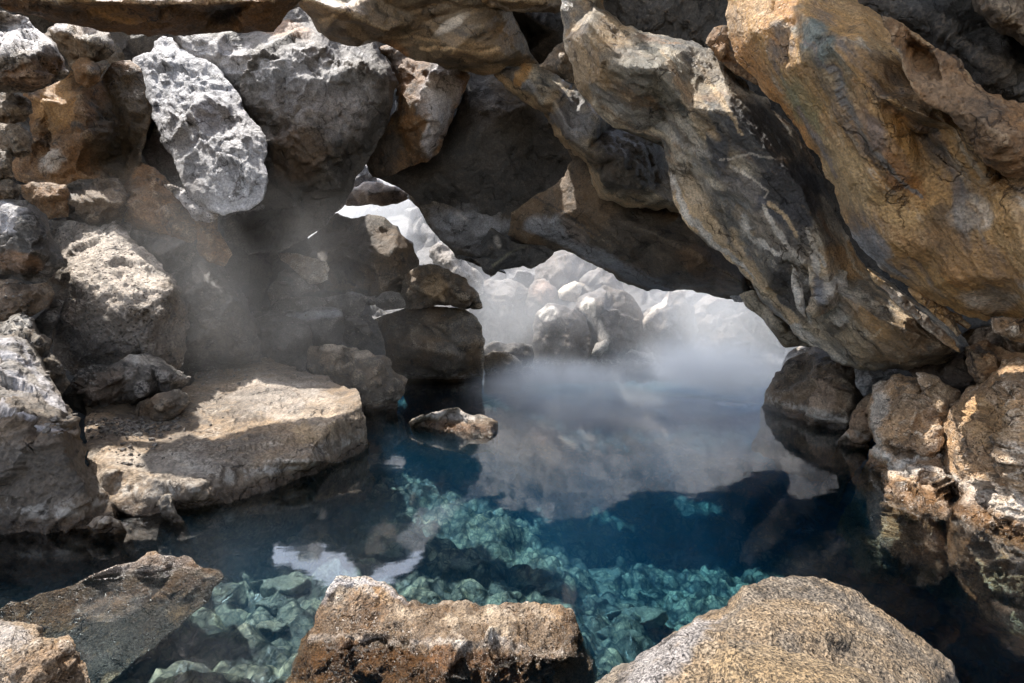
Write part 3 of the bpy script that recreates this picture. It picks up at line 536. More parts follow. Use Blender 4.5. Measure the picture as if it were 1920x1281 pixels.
# ================= right bank
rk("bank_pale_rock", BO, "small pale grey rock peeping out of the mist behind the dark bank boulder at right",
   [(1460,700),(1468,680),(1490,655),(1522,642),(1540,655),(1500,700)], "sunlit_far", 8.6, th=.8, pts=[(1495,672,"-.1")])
rk("dark_bank_boulder", BO, "dark brown pointed boulder in the water at the right side of the misty opening",
   [(1433,746),(1440,722),(1461,691),(1485,672),(1508,660),(1532,648),(1572,655),(1640,690),(1650,720),(1635,735),(1627,758),(1600,800),ub(1591,809,.7),ub(1556,803,.7),ub(1516,797,.7),ub(1477,778,.7),ub(1440,768,.7),(1433,758)],
   "basalt_brown", 6.8, (-.4,-.35), pts=[wl(1440,768),wl(1477,778),wl(1516,797),wl(1556,803),wl(1591,809),(1500,700,7.0),(1540,690,6.5),(1510,740,6.2),(1580,720,6.0),(1590,770,5.65),(1460,735,6.9),(1535,765,5.85)], th=1.2, disp=1.2,
   stains_light=[(1545,745,30,38,10,(0.42,0.32,0.24),.75),(1530,775,60,10,15,WHITE,.5)])
rk("grey_bank_rock", BO, "light grey rock wedged between the dark bank boulder and the tip of the mottled arch",
   [(1600,690),(1630,690),(1680,696),(1672,715),(1640,735),(1618,742),(1605,720)], "ash_grey", 5.6, pts=[(1635,710,"-.15")], th=.5, stains_light=[(1630,710,60,30,0,(0.25,0.25,0.25),.6)])
rk("narrow_bank_rock", BO, "narrow reddish brown rock in the water left of the large crusted bank boulder",
   [(1592,800),(1598,775),(1615,750),(1632,735),(1650,760),(1648,800),(1632,835),ub(1630,850,.7),ub(1605,835,.7),ub(1585,835,.7)], "basalt_brown", 5.0, pts=[wl(1630,850),wl(1605,836),(1615,790,"-.15"),(1630,770,"-.1")], th=.6, stains_light=[(1620,800,40,40,0,(0.36,0.24,0.15),.6)])
rk("crusted_bank_boulder", BO, "large white crusted boulder in the water directly below the tip of the mottled arch",
   [(1628,760),(1640,725),(1675,700),(1720,708),(1745,716),(1765,770),(1775,830),(1790,870),(1800,960),ub(1780,968,.7),ub(1720,955,.7),ub(1672,918,.7),ub(1660,895,.7),ub(1640,890,.7),(1636,850),(1640,825),(1628,790)],
   "bank_crusted", 4.3, (-.3,-.1), sp=4.5, pts=[wl(1660,892),wl(1678,922),wl(1720,955),wl(1780,968),(1660,760,4.15),(1700,740,4.05),(1735,760,3.95),(1650,820,4.2),(1700,800,3.9),(1750,830,3.8),(1665,855,4.1),(1700,850,4.0),(1740,850,3.95),(1690,885,3.9),(1740,900,3.75),(1720,935,3.7)],
   th=1.0, disp=1.5, fac=1.0, fs=3, stains_light=[(1650,790,22,80,0,WHITE,.7),(1700,760,40,40,0,(0.22,0.16,0.10),.6),(1700,840,40,26,0,(0.13,0.09,0.06),.7)],
   veins=[([(1640,840),(1670,860),(1680,885),(1720,868),(1755,850)],7,WHITE,.95),([(1690,900),(1740,890),(1770,900),(1790,940)],8,WHITE,.7)])
rk("right_bank_wall", BO, "broad golden brown crusted rock bank at the right edge, rising out of the water",
   [(1780,760),(1800,740),(1840,720),(1850,700),(1880,680),(2200,690,3.0),(2250,1100,3.0),ub(2150,1080,.7),ub(1880,985,.7),ub(1800,965,.7),(1785,940),(1770,880),(1762,820),(1765,790)],
   "bank_crusted", 3.5, (-.4,-.1), sp=4.5, pts=[wl(1800,964),wl(1880,985),wl(1940,1008),(1800,800,3.6),(1830,760,3.6),(1870,740,3.4),(1860,820,3.25),(1900,780,3.1),(1800,870,3.55),(1850,880,3.3),(1900,860,3.05),(1830,920,3.4),(1900,930,3.05),(1880,800,3.3)],
   th=1.2, disp=1.5, fac=1.1, fs=3, stains_light=[(1860,790,60,50,20,(0.5,0.32,0.15),.6),(1860,930,110,30,12,WHITE,.55),(1800,930,40,30,0,(0.16,0.1,0.06),.7)],
   veins=[([(1780,760),(1800,820),(1795,870),(1820,900)],3,DARK,.6),([(1860,820),(1880,860),(1870,900)],2.5,DARK,.8),([(1800,900),(1860,950),(1950,985)],9,WHITE,.6)])
rk("tan_column", BO, "tan smooth wedge of rock between the white crusted boulder and the golden bank at right",
   [(1715,700),(1760,712),(1800,735),(1792,790),(1780,840),(1775,880),(1760,860),(1745,800),(1735,750)], "bank_crusted", 4.0, pts=[(1765,770,"-.12")], th=.6, stains_light=[(1765,770,50,80,0,(0.40,0.29,0.18),.7)])
rk("dark_recess_rock", BO, "dark brown rock in the shadowed recess under the right end of the ochre ceiling",
   [(1690,690),(1760,680),(1810,650),(1830,620),(1870,600),(1960,600),(1960,720),(1900,700),(1860,710),(1800,745),(1740,720)], "basalt_brown", 4.3, (-.3,0), pts=[(1830,690,"-.1"),(1780,700,"-.1")], th=.8, stains_light=[(1800,690,120,50,0,(0.07,0.05,0.04),.7)])
rk("recess_rock", BO, "rough brown knob hanging at the right edge just below the ochre ceiling",
   [(1850,592),(1905,596),(1960,590),(1960,660),(1925,640),(1895,640),(1868,620)], "bank_crusted", 3.1, pts=[(1900,615,"-.1")], th=.5)
rk("recess_brown_rock", BO, "brown mottled rock in the recess right of the arch tip, above the golden bank",
   [(1808,650),(1850,640),(1890,660),(1960,670),(1960,720),(1880,730),(1840,730),(1820,700)], "basalt_rust", 3.8, pts=[(1850,680,"-.12"),(1900,700,"-.1")], th=.6)
# ================= left pile
rk("pointed_boulder", BO, "dark pointed boulder with pale lit shoulder at left edge, above the rusty flat stone",
   [(-40,380),(0,378),(20,374),(50,376),(66,390),(80,405),(93,440),(108,470),(116,495),(90,534),(50,526),(0,510),(-40,505)], "basalt_grey", 4.9, (0,-.1),
   pts=[(38,390,4.85),(10,450,4.6),(40,400,4.6),(60,470,4.5),(90,480,4.75),(40,500,4.6),(70,400,4.8)], th=.9, stains_light=[(10,410,35,35,-40,COOL,.8),(40,490,50,20,10,RUST,.4)])  # cool shoulder is painted sky light
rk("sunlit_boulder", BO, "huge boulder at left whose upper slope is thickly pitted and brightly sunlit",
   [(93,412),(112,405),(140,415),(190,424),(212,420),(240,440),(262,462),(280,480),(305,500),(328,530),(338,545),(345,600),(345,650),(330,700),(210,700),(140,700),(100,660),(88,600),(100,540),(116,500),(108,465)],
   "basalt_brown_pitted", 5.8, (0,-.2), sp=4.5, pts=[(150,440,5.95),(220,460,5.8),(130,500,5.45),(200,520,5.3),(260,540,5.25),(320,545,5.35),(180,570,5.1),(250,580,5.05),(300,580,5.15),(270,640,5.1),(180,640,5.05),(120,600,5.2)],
   th=1.2, disp=1.8, fac=.6, stains_light=[(205,495,125,70,32,(0.55,0.49,0.43),.85),(230,640,150,60,0,(0.13,0.115,0.10),.6)])
rk("grey_brown_boulder", BO, "big rounded grey brown boulder in mist right of the pitted sunlit boulder",
   [(196,420),(228,414),(262,425),(300,440),(345,450),(372,470),(420,492),(452,545),(472,600),(490,640),(486,672),(440,692),(385,700),(330,700),(335,600),(318,520),(270,462),(240,440)],
   "basalt_grey", 6.4, (.05,-.15), pts=[(235,430,6.3),(258,452,6.0),(345,452,6.1),(300,480,5.9),(380,520,5.85),(440,560,6.0),(400,620,5.8),(440,660,5.95),(350,640,5.8),(350,560,5.8)], th=1.3, fac=.7, disp=1.1,
   stains_light=[(290,435,60,16,12,(0.36,0.30,0.25),.7)])
rk("flat_rusty_stone", BO, "flat rusty brown stone at the left edge under the dark pointed boulder",
   [(-40,522),(0,524),(50,530),(80,530),(95,552),(88,572),(60,592),(30,600),(-40,612)], "basalt_rust", 4.7, pts=[(30,560,"-.15"),(60,545,"-.05")], th=.7, stains_light=[(40,560,70,30,0,(0.17,0.12,0.08),.7)])
rk("small_grey_stone", BO, "small grey stone squeezed beside the flat rusty stone at left",
   [(88,580),(100,562),(116,566),(112,590),(98,620),(95,650),(75,640),(62,600)], "basalt_grey", 5.0, pts=[(95,600,"-.08")], th=.4)
rk("slanted_boulder", BO, "slanted brown boulder with pale top edge behind the white streaked slab at left",
   [(-40,612),(15,600),(38,588),(58,598),(75,625),(95,655),(114,680),(124,705),(130,722),(112,742),(95,720),(60,690),(-40,690)], "basalt_brown", 4.4, (0,-.1), pts=[(40,610,4.4),(60,650,4.2),(90,700,4.2),(30,640,4.2)], th=.7, stains_light=[(30,610,40,14,-25,WHITE,.6)])
rk("streaked_slab", SL, "large slab at lower left edge, upper half streaked with painted sky light, dark foot",
   [(-400,620,3.5),(0,624),(30,632),(48,645),(66,672),(85,705),(105,735),(122,760),(132,780),(143,785),(150,830),(158,865),(170,885),(190,915),(205,945),ub(222,985,.6),ub(150,993,.6),ub(60,1000,.6),ub(-400,1030,.6)],
   "basalt_brown", 3.5, (0,-.2), sp=4.5, pts=[wl(214,984),wl(150,992),wl(60,999),wl(-30,1006),(20,650,3.75),(20,720,3.55),(70,750,3.5),(110,770,3.45),(20,770,3.35),(70,790,3.3),(138,790,3.3),(20,800,3.12),(60,850,3.08),(120,860,3.12),(160,930,3.15),(50,930,3.05),(100,800,3.18)],
   th=1.0, disp=1.2, strata=.3, stains_light=[(40,700,70,70,30,(0.40,0.38,0.36),.6),(90,900,140,90,0,(0.10,0.085,0.07),.7),(160,950,50,26,0,(0.24,0.18,0.12),.6)],
   veins=[([(0,660),(50,690),(90,730),(118,770)],8,COOL,.85),([(0,700),(40,720),(100,755)],7,COOL,.8),([(0,765),(30,745),(60,735)],5,COOL,.85),([(0,775),(35,795),(80,808),(138,806)],4,COOL,.9),([(0,640),(40,650),(66,690)],7,COOL,.7)])  # cool streaks are sky-light highlights painted on the slab
rk("ridged_boulder", BO, "angular boulder with a pale crest resting on the back of the wide ledge at left",
   [(116,738),(130,715),(150,694),(182,688),(215,678),(242,666),(260,661),(285,668),(315,684),(340,696),(357,712),(345,722),(300,735),(270,748),(245,764),(215,776),(186,786),(165,780),(140,765),(125,752)],
   "basalt_grey", 4.9, (0,-.15), pts=[(200,690,4.95),(258,668,4.75),(240,700,4.55),(180,730,4.5),(262,735,4.5),(190,770,4.6),(310,705,4.7),(150,730,4.65),(285,690,4.7)], th=.8, disp=1.2, stains_light=[(265,675,40,12,10,WHITE,.5),(190,730,60,35,-15,(0.17,0.12,0.08),.6)])
rk("brown_small_boulder", BO, "small brown boulder tucked under the right side of the angular pale crested boulder",
   [(242,772),(265,752),(300,738),(325,730),(338,732),(354,742),(356,755),(345,768),(330,782),(308,798),(285,792),(258,784)], "basalt_brown", 4.55, pts=[(300,760,"-.15"),(335,742,"-.02")], th=.4)
rk("wide_ledge", SL, "wide flat pale ledge over the water at left, its top partly in bright sunlight",
   [(165,760,4.7),(250,740,5.1),(310,750,5.1),(370,715,5.8),(385,688,6.3),(440,682,6.6),(500,670,6.9),(530,680,6.8),(560,694,6.5),(600,706,6.2),(640,722,5.8),(668,732,5.4),(675,742,5.15),(680,762,5.0),(684,800,4.9),ub(682,848,.5),ub(640,868,.5),ub(580,892,.5),ub(500,925,.5),ub(430,945,.5),ub(340,958,.5),ub(250,972,.5),ub(205,975,.5),(185,930,3.36),(172,890,3.5),(160,840,3.9)],
   "pale_slab", 4.5, (0,0), sp=4.5,
   pts=[wl(682,846),wl(640,866),wl(580,890),wl(500,922),wl(430,942),wl(340,957),wl(250,970),
        (200,884,3.42),(240,880,3.5),(290,893,3.48),(362,908,3.42),(400,892,3.6),(450,865,3.85),(520,864,3.88),(580,857,4.0),(592,830,4.25),(612,800,4.5),(640,778,4.75),(672,748,5.1),
        (200,890,3.38),(290,900,3.42),(362,914,3.38),(450,872,3.80),(580,864,3.94),(640,788,4.70),(674,756,5.05),
        (240,835,3.95),(330,840,3.95),(420,820,4.3),(500,790,4.7),(560,750,5.2),(440,730,5.6),(500,700,6.1),(330,800,4.4),(200,810,4.1),(450,770,4.9),(600,740,5.4),(390,760,5.0)],
   th=.8, disp=1.1, fac=.35, fs=1.4, rim=8, soft=1, jag=1.3,
   stains_light=[(540,750,120,45,10,(0.50,0.46,0.42),.5),(600,790,60,40,-20,(0.62,0.45,0.26),.5),(400,930,300,35,-14,(0.20,0.155,0.11),.85),(660,810,40,60,0,(0.20,0.155,0.11),.85),(300,870,120,20,5,WHITE,.3)])  # brown tone along the front face paints its shade
rk("waterline_rock", BO, "small brown knob of rock at the water's edge under the front of the wide ledge",
   [(296,945),(308,928),(322,926),(330,945),(336,968),ub(335,975,.4),ub(300,978,.4)], "basalt_brown", 3.15, pts=[wl(318,976),(318,950,3.1)], th=.3, rim=5)
rk("waterline_pebble", BO, "low rounded stone at the waterline between the dark slab's foot and the ledge",
   [(160,985),(180,972),(205,966),(225,975),(228,985),ub(225,990,.3),ub(165,994,.3)], "basalt_brown", 2.98, pts=[(195,978,2.96)], th=.3, rim=5)
rk("back_ledge_rock", BO, "dark boulder in deep shade behind the wide ledge, under the big misty boulder",
   [(330,690),(400,685),(490,665),(485,720),(430,745),(360,760),(300,745)], "basalt_dark", 6.6, pts=[(400,710,"-.1")], th=.6)
# ================= middle pile
rk("dark_upright_block", BO, "dark upright squared block standing behind the right half of the wide ledge",
   [(476,600),(500,590),(560,600),(580,612),(582,650),(580,700),(530,690),(490,672),(488,640)], "basalt_grey", 7.0, pts=[(530,610,7.0),(575,625,6.8),(530,650,6.75)], th=1.0, stains_light=[(530,640,80,60,0,(0.09,0.085,0.08),.6)])
rk("pale_tilted_stone", BO, "pale tan tilted stone catching sunlight under the hanging block, middle left",
   [(519,476),(530,472),(560,475),(590,484),(612,492),(618,505),(612,514),(616,526),(600,530),(582,530),(575,524),(560,512),(540,498),(528,490)], "pale_slab", 7.6, (0,-.2), pts=[(560,490,7.6),(595,505,7.55),(585,522,7.45)], th=.6)
rk("split_stone", BO, "grey split stone just below the pale tan tilted stone",
   [(505,545),(520,510),(535,500),(560,515),(580,532),(600,545),(590,552),(545,556),(520,560),(508,575)], "basalt_grey", 7.7, pts=[(540,530,"-.1"),(570,542,"-.12")], th=.6)
rk("dark_dome_boulder", BO, "large dark boulder with a domed outline in front of the brightest gap",
   [(560,470),(598,440),(612,408),(632,398),(652,404),(672,410),(692,402),(722,408),(745,424),(755,440),(772,462),(782,490),(786,525),(788,532),(765,545),(745,552),(720,560),(690,556),(660,548),(600,545),(560,520)],
   "basalt_brown", 9.6, (0,0), disp=.5, pts=[(650,430,9.6),(690,450,9.3),(740,470,9.2),(700,500,8.9),(750,520,9.1),(640,480,9.3),(715,545,9.0),(600,500,9.3)], th=1.6, fac=.35, stains_light=[(640,460,90,70,0,(0.07,0.06,0.05),.8)])
rk("capping_boulder", BO, "warm brown rounded capping boulder on top of the square cliff block by the misty opening",
   [(758,520),(785,498),(805,496),(825,500),(850,512),(872,524),(888,540),(896,555),(900,574),(872,576),(845,572),(800,574),(770,578),(750,560)], "basalt_brown", 9.2, pts=[(810,520,9.2),(840,530,9.0),(815,555,8.85),(870,555,8.9),(780,540,9.0)], th=1.2, stains_light=[(812,540,26,30,20,(0.40,0.28,0.16),.7)])
for o, dd, lb, pp in [
   ([(512,568),(540,556),(580,560),(605,560),(612,570),(590,582),(545,584),(510,582)], 7.9, "flat grey shelf stone left of the row of small angular stones", (560,570)),
   ([(590,570),(612,556),(650,550),(680,552),(688,558),(682,580),(672,598),(650,592),(620,586)], 8.0, "wedge shaped brown shelf stone in the middle of the left pile", (655,570)),
   ([(704,562),(716,550),(748,550),(758,562),(762,578),(735,580),(706,574)], 8.4, "small squarish stone under the large dark domed boulder", (735,562)),
   ([(686,556),(706,554),(708,568),(690,570)], 8.5, "tiny cube of stone between two shelf stones in the left pile", (697,562)),
   ([(642,590),(665,592),(690,606),(700,624),(694,632),(672,615),(648,604)], 7.5, "broken pale edged shard lying right of the dark flat topped slab", (672,608))]:
    rk("shelf_stone", BO, lb, o, "basalt_grey", dd, pts=[(pp[0], pp[1], "-.12")], th=.5, rim=3, disp=.7)
rk("flat_topped_slab", SL, "dark squared slab with a smooth pale blue grey flat top, middle of the left pile",
   [(478,588),(505,584),(540,584),(590,580),(620,578),(638,582),(645,600),(645,650),(620,662),(576,655),(560,630),(500,625),(480,610)], "basalt_grey", 7.6, (0,0), pts=[(545,585,7.9),(575,604,7.35),(634,586,7.35),(600,596,7.45),(520,600,7.5),(576,610,7.28),(636,592,7.28),(605,635,7.2)], th=.8, rim=4, soft=1, disp=.6, fac=.4,
   stains_light=[(580,592,70,10,-4,(0.34,0.35,0.38),.9),(600,630,60,30,0,(0.07,0.065,0.06),.7)])
rk("pile_filler", BO, "dark shaded boulder in the middle of the left pile right of the flat topped slab",
   [(640,600),(690,590),(710,600),(720,640),(725,690),(690,680),(640,670),(600,660),(600,640)], "basalt_dark", 8.2, pts=[(670,640,"-.2")], th=.8)
rk("cliff_block", BO, "big square brown cliff block standing in the water left of the misty opening",
   [(702,600),(725,588),(760,580),(800,576),(845,578),(870,580),(890,592),(902,612),(905,640),(906,700),ub(904,710,.8),ub(850,716,.8),ub(800,716,.8),ub(760,710,.8),(735,690),(715,655),(700,630)],
   "basalt_brown", 9.6, (0,0), pts=[wl(902,710),wl(850,715),wl(800,715),(760,600,9.5),(800,605,9.35),(835,612,9.1),(838,660,9.1),(870,600,9.4),(895,620,9.6),(890,680,9.8),(780,650,8.9),(750,650,9.1),(770,620,9.0),(835,700,9.5),(845,640,9.25)], th=1.3, strata=.5, fac=.28, disp=.5, rim=3, jag=.6)
rk("shaggy_block", BO, "rough block with a pale lit top at the water's edge right behind the wide ledge",
   [(580,650),(610,645),(640,650),(668,654),(690,656),(712,668),(726,678),(735,700),(757,716),(756,735),(745,755),ub(740,768,.6),ub(700,775,.6),ub(660,778,.6),(640,740),(600,712),(580,695)],
   "basalt_brown", 7.0, (0,0), pts=[wl(735,766),wl(700,772),(600,652,7.4),(650,660,7.2),(700,668,7.0),(600,668,6.9),(660,680,6.7),(715,690,6.6),(680,720,6.6),(720,730,6.8),(620,695,6.8)], th=1.0, disp=1.6, rim=8, stains_light=[(650,658,70,12,8,(0.5,0.42,0.33),.7)])
rk("shore_rock", BO, "pale brown rock at the water's edge at the foot of the square cliff block",
   [(902,668),(920,658),(945,660),(968,668),(980,678),(985,690),ub(975,703,.4),ub(940,708,.4),ub(905,708,.4)], "pale_slab", 10.2, pts=[wl(940,706),wl(970,700),(935,672,10.3),(950,685,10.1)], th=.8, rim=5, stains_light=[(940,690,60,20,0,(0.2,0.17,0.13),.6)])
rk("shore_rock_behind", BO, "low rock in mist just behind the pale brown shore rock",
   [(908,652),(925,644),(948,648),(975,642),(998,648),(1002,665),(1000,688),(960,690),(910,680)], "basalt_grey", 11.4, pts=[(960,662,"-.2")], th=.8, rim=5)
rk("shore_pebble", BO, "little pale pebble at the right end of the shore rock in the mist",
   [(972,688),(985,684),(1000,688),(1002,696),ub(995,699,.2),ub(974,700,.2)], "pale_slab", 11.5, th=.3, rim=3)
rk("pink_overhang", CE, "small pinkish brown overhang above the bright gap in the centre",
   [(640,378),(655,355),(690,340),(715,345),(745,356),(775,368),(748,380),(706,387),(674,384),(650,384)], "basalt_brown", 11.0, pts=[(700,362,"-.3")], th=1.0, fac=.4, stains_light=[(700,365,80,30,0,(0.28,0.22,0.18),.8)])
rk("gap_stone", BO, "tiny pale stone in the narrow notch left of the black roof face",
   [(655,350),(672,330),(680,310),(690,312),(700,325),(720,345),(690,348)], "ash_grey", 11.6, pts=[(688,325,"-.1")], th=.6)
# ================= the far bank, outside
for nm, cat_, lb, o, mt, dd, pp, st in [
   ("far_boulder", BO, "far rounded boulder high in the mist under the low arch, behind the pale cube stone", [(1000,545),(1005,500),(1022,480),(1042,470),(1100,470),(1130,500),(1120,540),(1060,560)], "far_rock", 15.0, [(1050,510,"-.6")], []),
   ("far_boulder", BO, "misty boulder with a curved top edge behind the main streaked boulder, under the arch", [(1085,560),(1086,525),(1104,508),(1135,498),(1158,515),(1168,545),(1150,580)], "far_rock", 14.2, [(1130,530,"-.5")], []),
   ("far_boulder", BO, "reddish misty boulder left of the pale cube stone on the far bank", [(985,560),(992,535),(1002,524),(1022,524),(1042,540),(1048,570),(1040,590),(990,590)], "far_rock", 14.0, [(1015,550,"-.4")], [(1020,545,30,25,0,(0.30,0.2,0.15),.6)]),
   ("pale_cube_stone", BO, "pale square stone lit brightest on the far bank", [(1046,546),(1060,536),(1086,528),(1099,534),(1091,552),(1079,566),(1056,566),(1048,562)], "pale_slab", 13.4, [(1065,550,"-.2")], [(1070,548,40,30,0,(0.6,0.55,0.46),.8)]),
   ("far_boulder", BO, "dark boulder at the far shore with pale upper corner, left of the streaked boulder", [(1005,600),(1010,584),(1026,575),(1048,576),(1078,582),(1096,600),(1110,640),(1122,668),ub(1120,688,.4),ub(1010,690,.4),(1000,650)], "far_rock", 12.5, [(1030,590,"-.2"),(1060,600,"-.4"),(1070,650,"-.4")], [(1024,588,20,14,0,WHITE,.6)]),
   ("streaked_boulder", BO, "tall far boulder with a jagged white streak down its left side", [(1078,582),(1085,562),(1104,546),(1135,538),(1172,540),(1192,560),(1206,590),(1200,625),(1205,660),ub(1210,688,.4),ub(1120,688,.4),(1110,655),(1095,615)], "far_rock", 12.8, [(1110,570,"-.5"),(1140,580,"-.6"),(1135,640,"-.6"),(1180,620,"-.3")], [(1110,590,14,34,-20,WHITE,.9),(1130,625,9,34,-8,WHITE,.85)]),
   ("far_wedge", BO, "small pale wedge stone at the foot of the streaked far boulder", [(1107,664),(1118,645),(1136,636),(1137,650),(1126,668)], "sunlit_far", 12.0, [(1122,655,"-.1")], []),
   ("far_slab_boulder", BO, "far boulder with a long pale slanting top edge, right of the streaked boulder", [(1200,600),(1212,582),(1235,566),(1256,546),(1290,543),(1284,562),(1300,575),(1310,620),(1300,660),ub(1300,688,.4),ub(1200,688,.4),(1203,650)], "far_rock", 12.9, [(1215,600,"-.3"),(1245,575,"-.4"),(1250,620,"-.6")], [(1245,568,55,10,-38,(0.5,0.45,0.4),.85),(1210,600,8,22,0,(0.5,0.45,0.4),.8)]),
   ("far_boulder", BO, "large faint boulder almost lost in thick mist at the right end of the far bank", [(1290,580),(1330,550),(1400,545),(1470,580),(1500,640),(1500,690),ub(1500,692,.4),ub(1300,692,.4)], "far_rock", 13.5, [(1380,610,"-.6")], []),
   ("far_boulder", BO, "faint tall misty boulder behind the cliff block, left end of the far bank", [(880,560),(900,530),(960,520),(1000,550),(1010,600),(1010,680),ub(1008,690,.4),ub(890,690,.4)], "far_rock", 14.2, [(940,590,"-.6")], []),
   ("far_shore_stone", BO, "small pale stone in the water at the far shore under the streaked boulder", [(1172,664),(1182,656),(1196,664),(1222,662),(1226,676),ub(1224,684,.2),ub(1180,684,.2)], "sunlit_far", 12.3, [(1200,668,"-.1")], [])]:
    rk(nm, cat_, lb, o, mt, dd, pts=pp, th=1.6 if dd > 13 else 1.0, rim=4, stains_light=st, disp=.7, fac=1.3, fs=1.0, sp=5)
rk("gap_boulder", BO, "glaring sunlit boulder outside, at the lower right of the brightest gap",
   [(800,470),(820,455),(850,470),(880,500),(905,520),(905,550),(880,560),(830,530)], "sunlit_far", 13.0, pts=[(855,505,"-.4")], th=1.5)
# ================= in the pool
rk("pool_rock", BO, "low flat brown rock with a pale top lying alone in the middle of the pool",
   [(774,793),(790,780),(815,776),(838,768),(858,767),(885,778),(915,786),(931,793),(933,806),ub(928,818,.25),ub(880,814,.25),ub(830,808,.25),ub(778,802,.25)],
   "basalt_brown", 5.8, pts=[wl(925,817),wl(880,812),wl(830,806),wl(782,800),(850,776,6.0),(800,784,6.05),(820,792,5.85),(880,796,5.7),(915,792,5.65)], th=.6, rim=4, fac=.5,
   stains_light=[(850,778,60,9,6,(0.45,0.42,0.40),.8),(850,800,80,12,5,(0.26,0.16,0.09),.6)])
rk("foreground_rock", BO, "rough sunlit orange brown rock standing in the water at the bottom centre",
   [(606,1130),(622,1100),(632,1083),(652,1080),(690,1084),(722,1092),(742,1108),(762,1126),(800,1136),(830,1132),(870,1126),(905,1134),(950,1132),(985,1128),(1020,1134),(1050,1136),(1068,1144),(1078,1170),(1090,1200),(1104,1232),(1140,1400),(1150,1700),(420,1700),(480,1400),(545,1260),(570,1200),(590,1160)],
   "near_wet", 2.1, (0,-.1), sp=5, pts=[wl(575,1204),wl(650,1200),wl(720,1205),wl(800,1212),wl(860,1232),wl(930,1222),wl(1000,1228),wl(1060,1235),(640,1110,2.2),(700,1130,2.16),(690,1180,2.06),(760,1160,2.1),(820,1160,2.12),(900,1155,2.12),(980,1160,2.1),(1050,1160,2.1),(880,1200,2.0),(1060,1200,2.03),(640,1160,2.12),
     (600,1300,1.9),(800,1300,1.86),(1000,1300,1.88),(700,1450,1.8),(950,1450,1.78)],
   th=.5, disp=1.3, fac=.75, rim=10, fs=4, stains_light=[(690,1130,40,50,20,RUST,.3),(870,1180,220,40,5,(0.60,0.50,0.38),.6),(800,1270,330,60,4,(0.35,0.18,0.07),.7)],
   veins=[([(580,1200),(640,1196),(720,1204),(800,1208),(860,1228),(930,1216),(1000,1222),(1060,1230)],6,WHITE,.8),([(606,1130),(632,1086),(720,1094),(760,1126)],7,COOL,.6)])
rk("near_right_rock", BO, "large smooth speckled boulder in the lower right foreground with a grey left face",
   [(1100,1300),(1150,1262),(1200,1232),(1240,1205),(1270,1180),(1300,1165),(1345,1150),(1365,1138),(1378,1118),(1392,1098),(1430,1088),(1480,1083),(1530,1086),(1570,1092),(1600,1108),(1630,1130),(1680,1160),(1720,1190),(1760,1225),(1790,1262),(1830,1400),(1860,1700),(1000,1700),(1050,1400)],
   "near_grain", 1.6, (0,-.1), sp=5, pts=[(1395,1105,1.66),(1400,1150,1.52),(1370,1210,1.4),(1345,1281,1.3),(1270,1200,1.5),(1200,1281,1.38),(1500,1110,1.66),(1560,1180,1.46),(1480,1200,1.36),(1660,1200,1.5),(1600,1281,1.3),(1740,1281,1.4),(1460,1400,1.15),(1250,1450,1.2),(1650,1450,1.2)],
   th=.6, disp=.7, fac=.35, rim=12, soft=2, fs=3, stains_light=[(1250,1235,120,46,-38,(0.36,0.35,0.36),.9)], veins=[([(1392,1112),(1450,1150),(1600,1150),(1700,1210)],6,(0.45,0.38,0.3),.4)])
rk("near_front_rock", BO, "rough golden rock top at the very bottom edge in front of the big speckled boulder",
   [(1318,1300),(1330,1250),(1350,1215),(1370,1198),(1400,1204),(1440,1208),(1480,1222),(1530,1235),(1580,1245),(1640,1270),(1700,1320),(1750,1700),(1250,1700)],
   "near_grain", 1.12, (0,-.1), sp=5, pts=[(1390,1240,1.12),(1450,1281,1.02),(1560,1281,1.04),(1500,1450,.9)], th=.3, disp=1.0, fac=.4, rim=30, fs=5, stains_light=[(1480,1260,200,60,10,(0.38,0.28,0.16),.5)])
rk("near_left_rock", BO, "brown broken rock in the bottom left corner with a pale grey top",
   [(-50,1166),(0,1166),(25,1168),(42,1170),(70,1172),(85,1190),(105,1194),(130,1198),(140,1210),(152,1240),(162,1270),(175,1320),(200,1600),(-50,1600)],
   "near_wet", 1.55, (0,-.1), sp=5, pts=[(30,1185,1.6),(70,1180,1.6),(60,1215,1.48),(100,1205,1.56),(130,1215,1.52),(90,1240,1.44),(20,1240,1.44),(130,1280,1.46),(60,1281,1.38)], th=.4, disp=1.4, fac=1.1, rim=12, fs=6, stains_light=[(20,1200,50,30,20,(0.45,0.43,0.42),.7),(90,1260,70,40,0,(0.2,0.12,0.06),.6)])
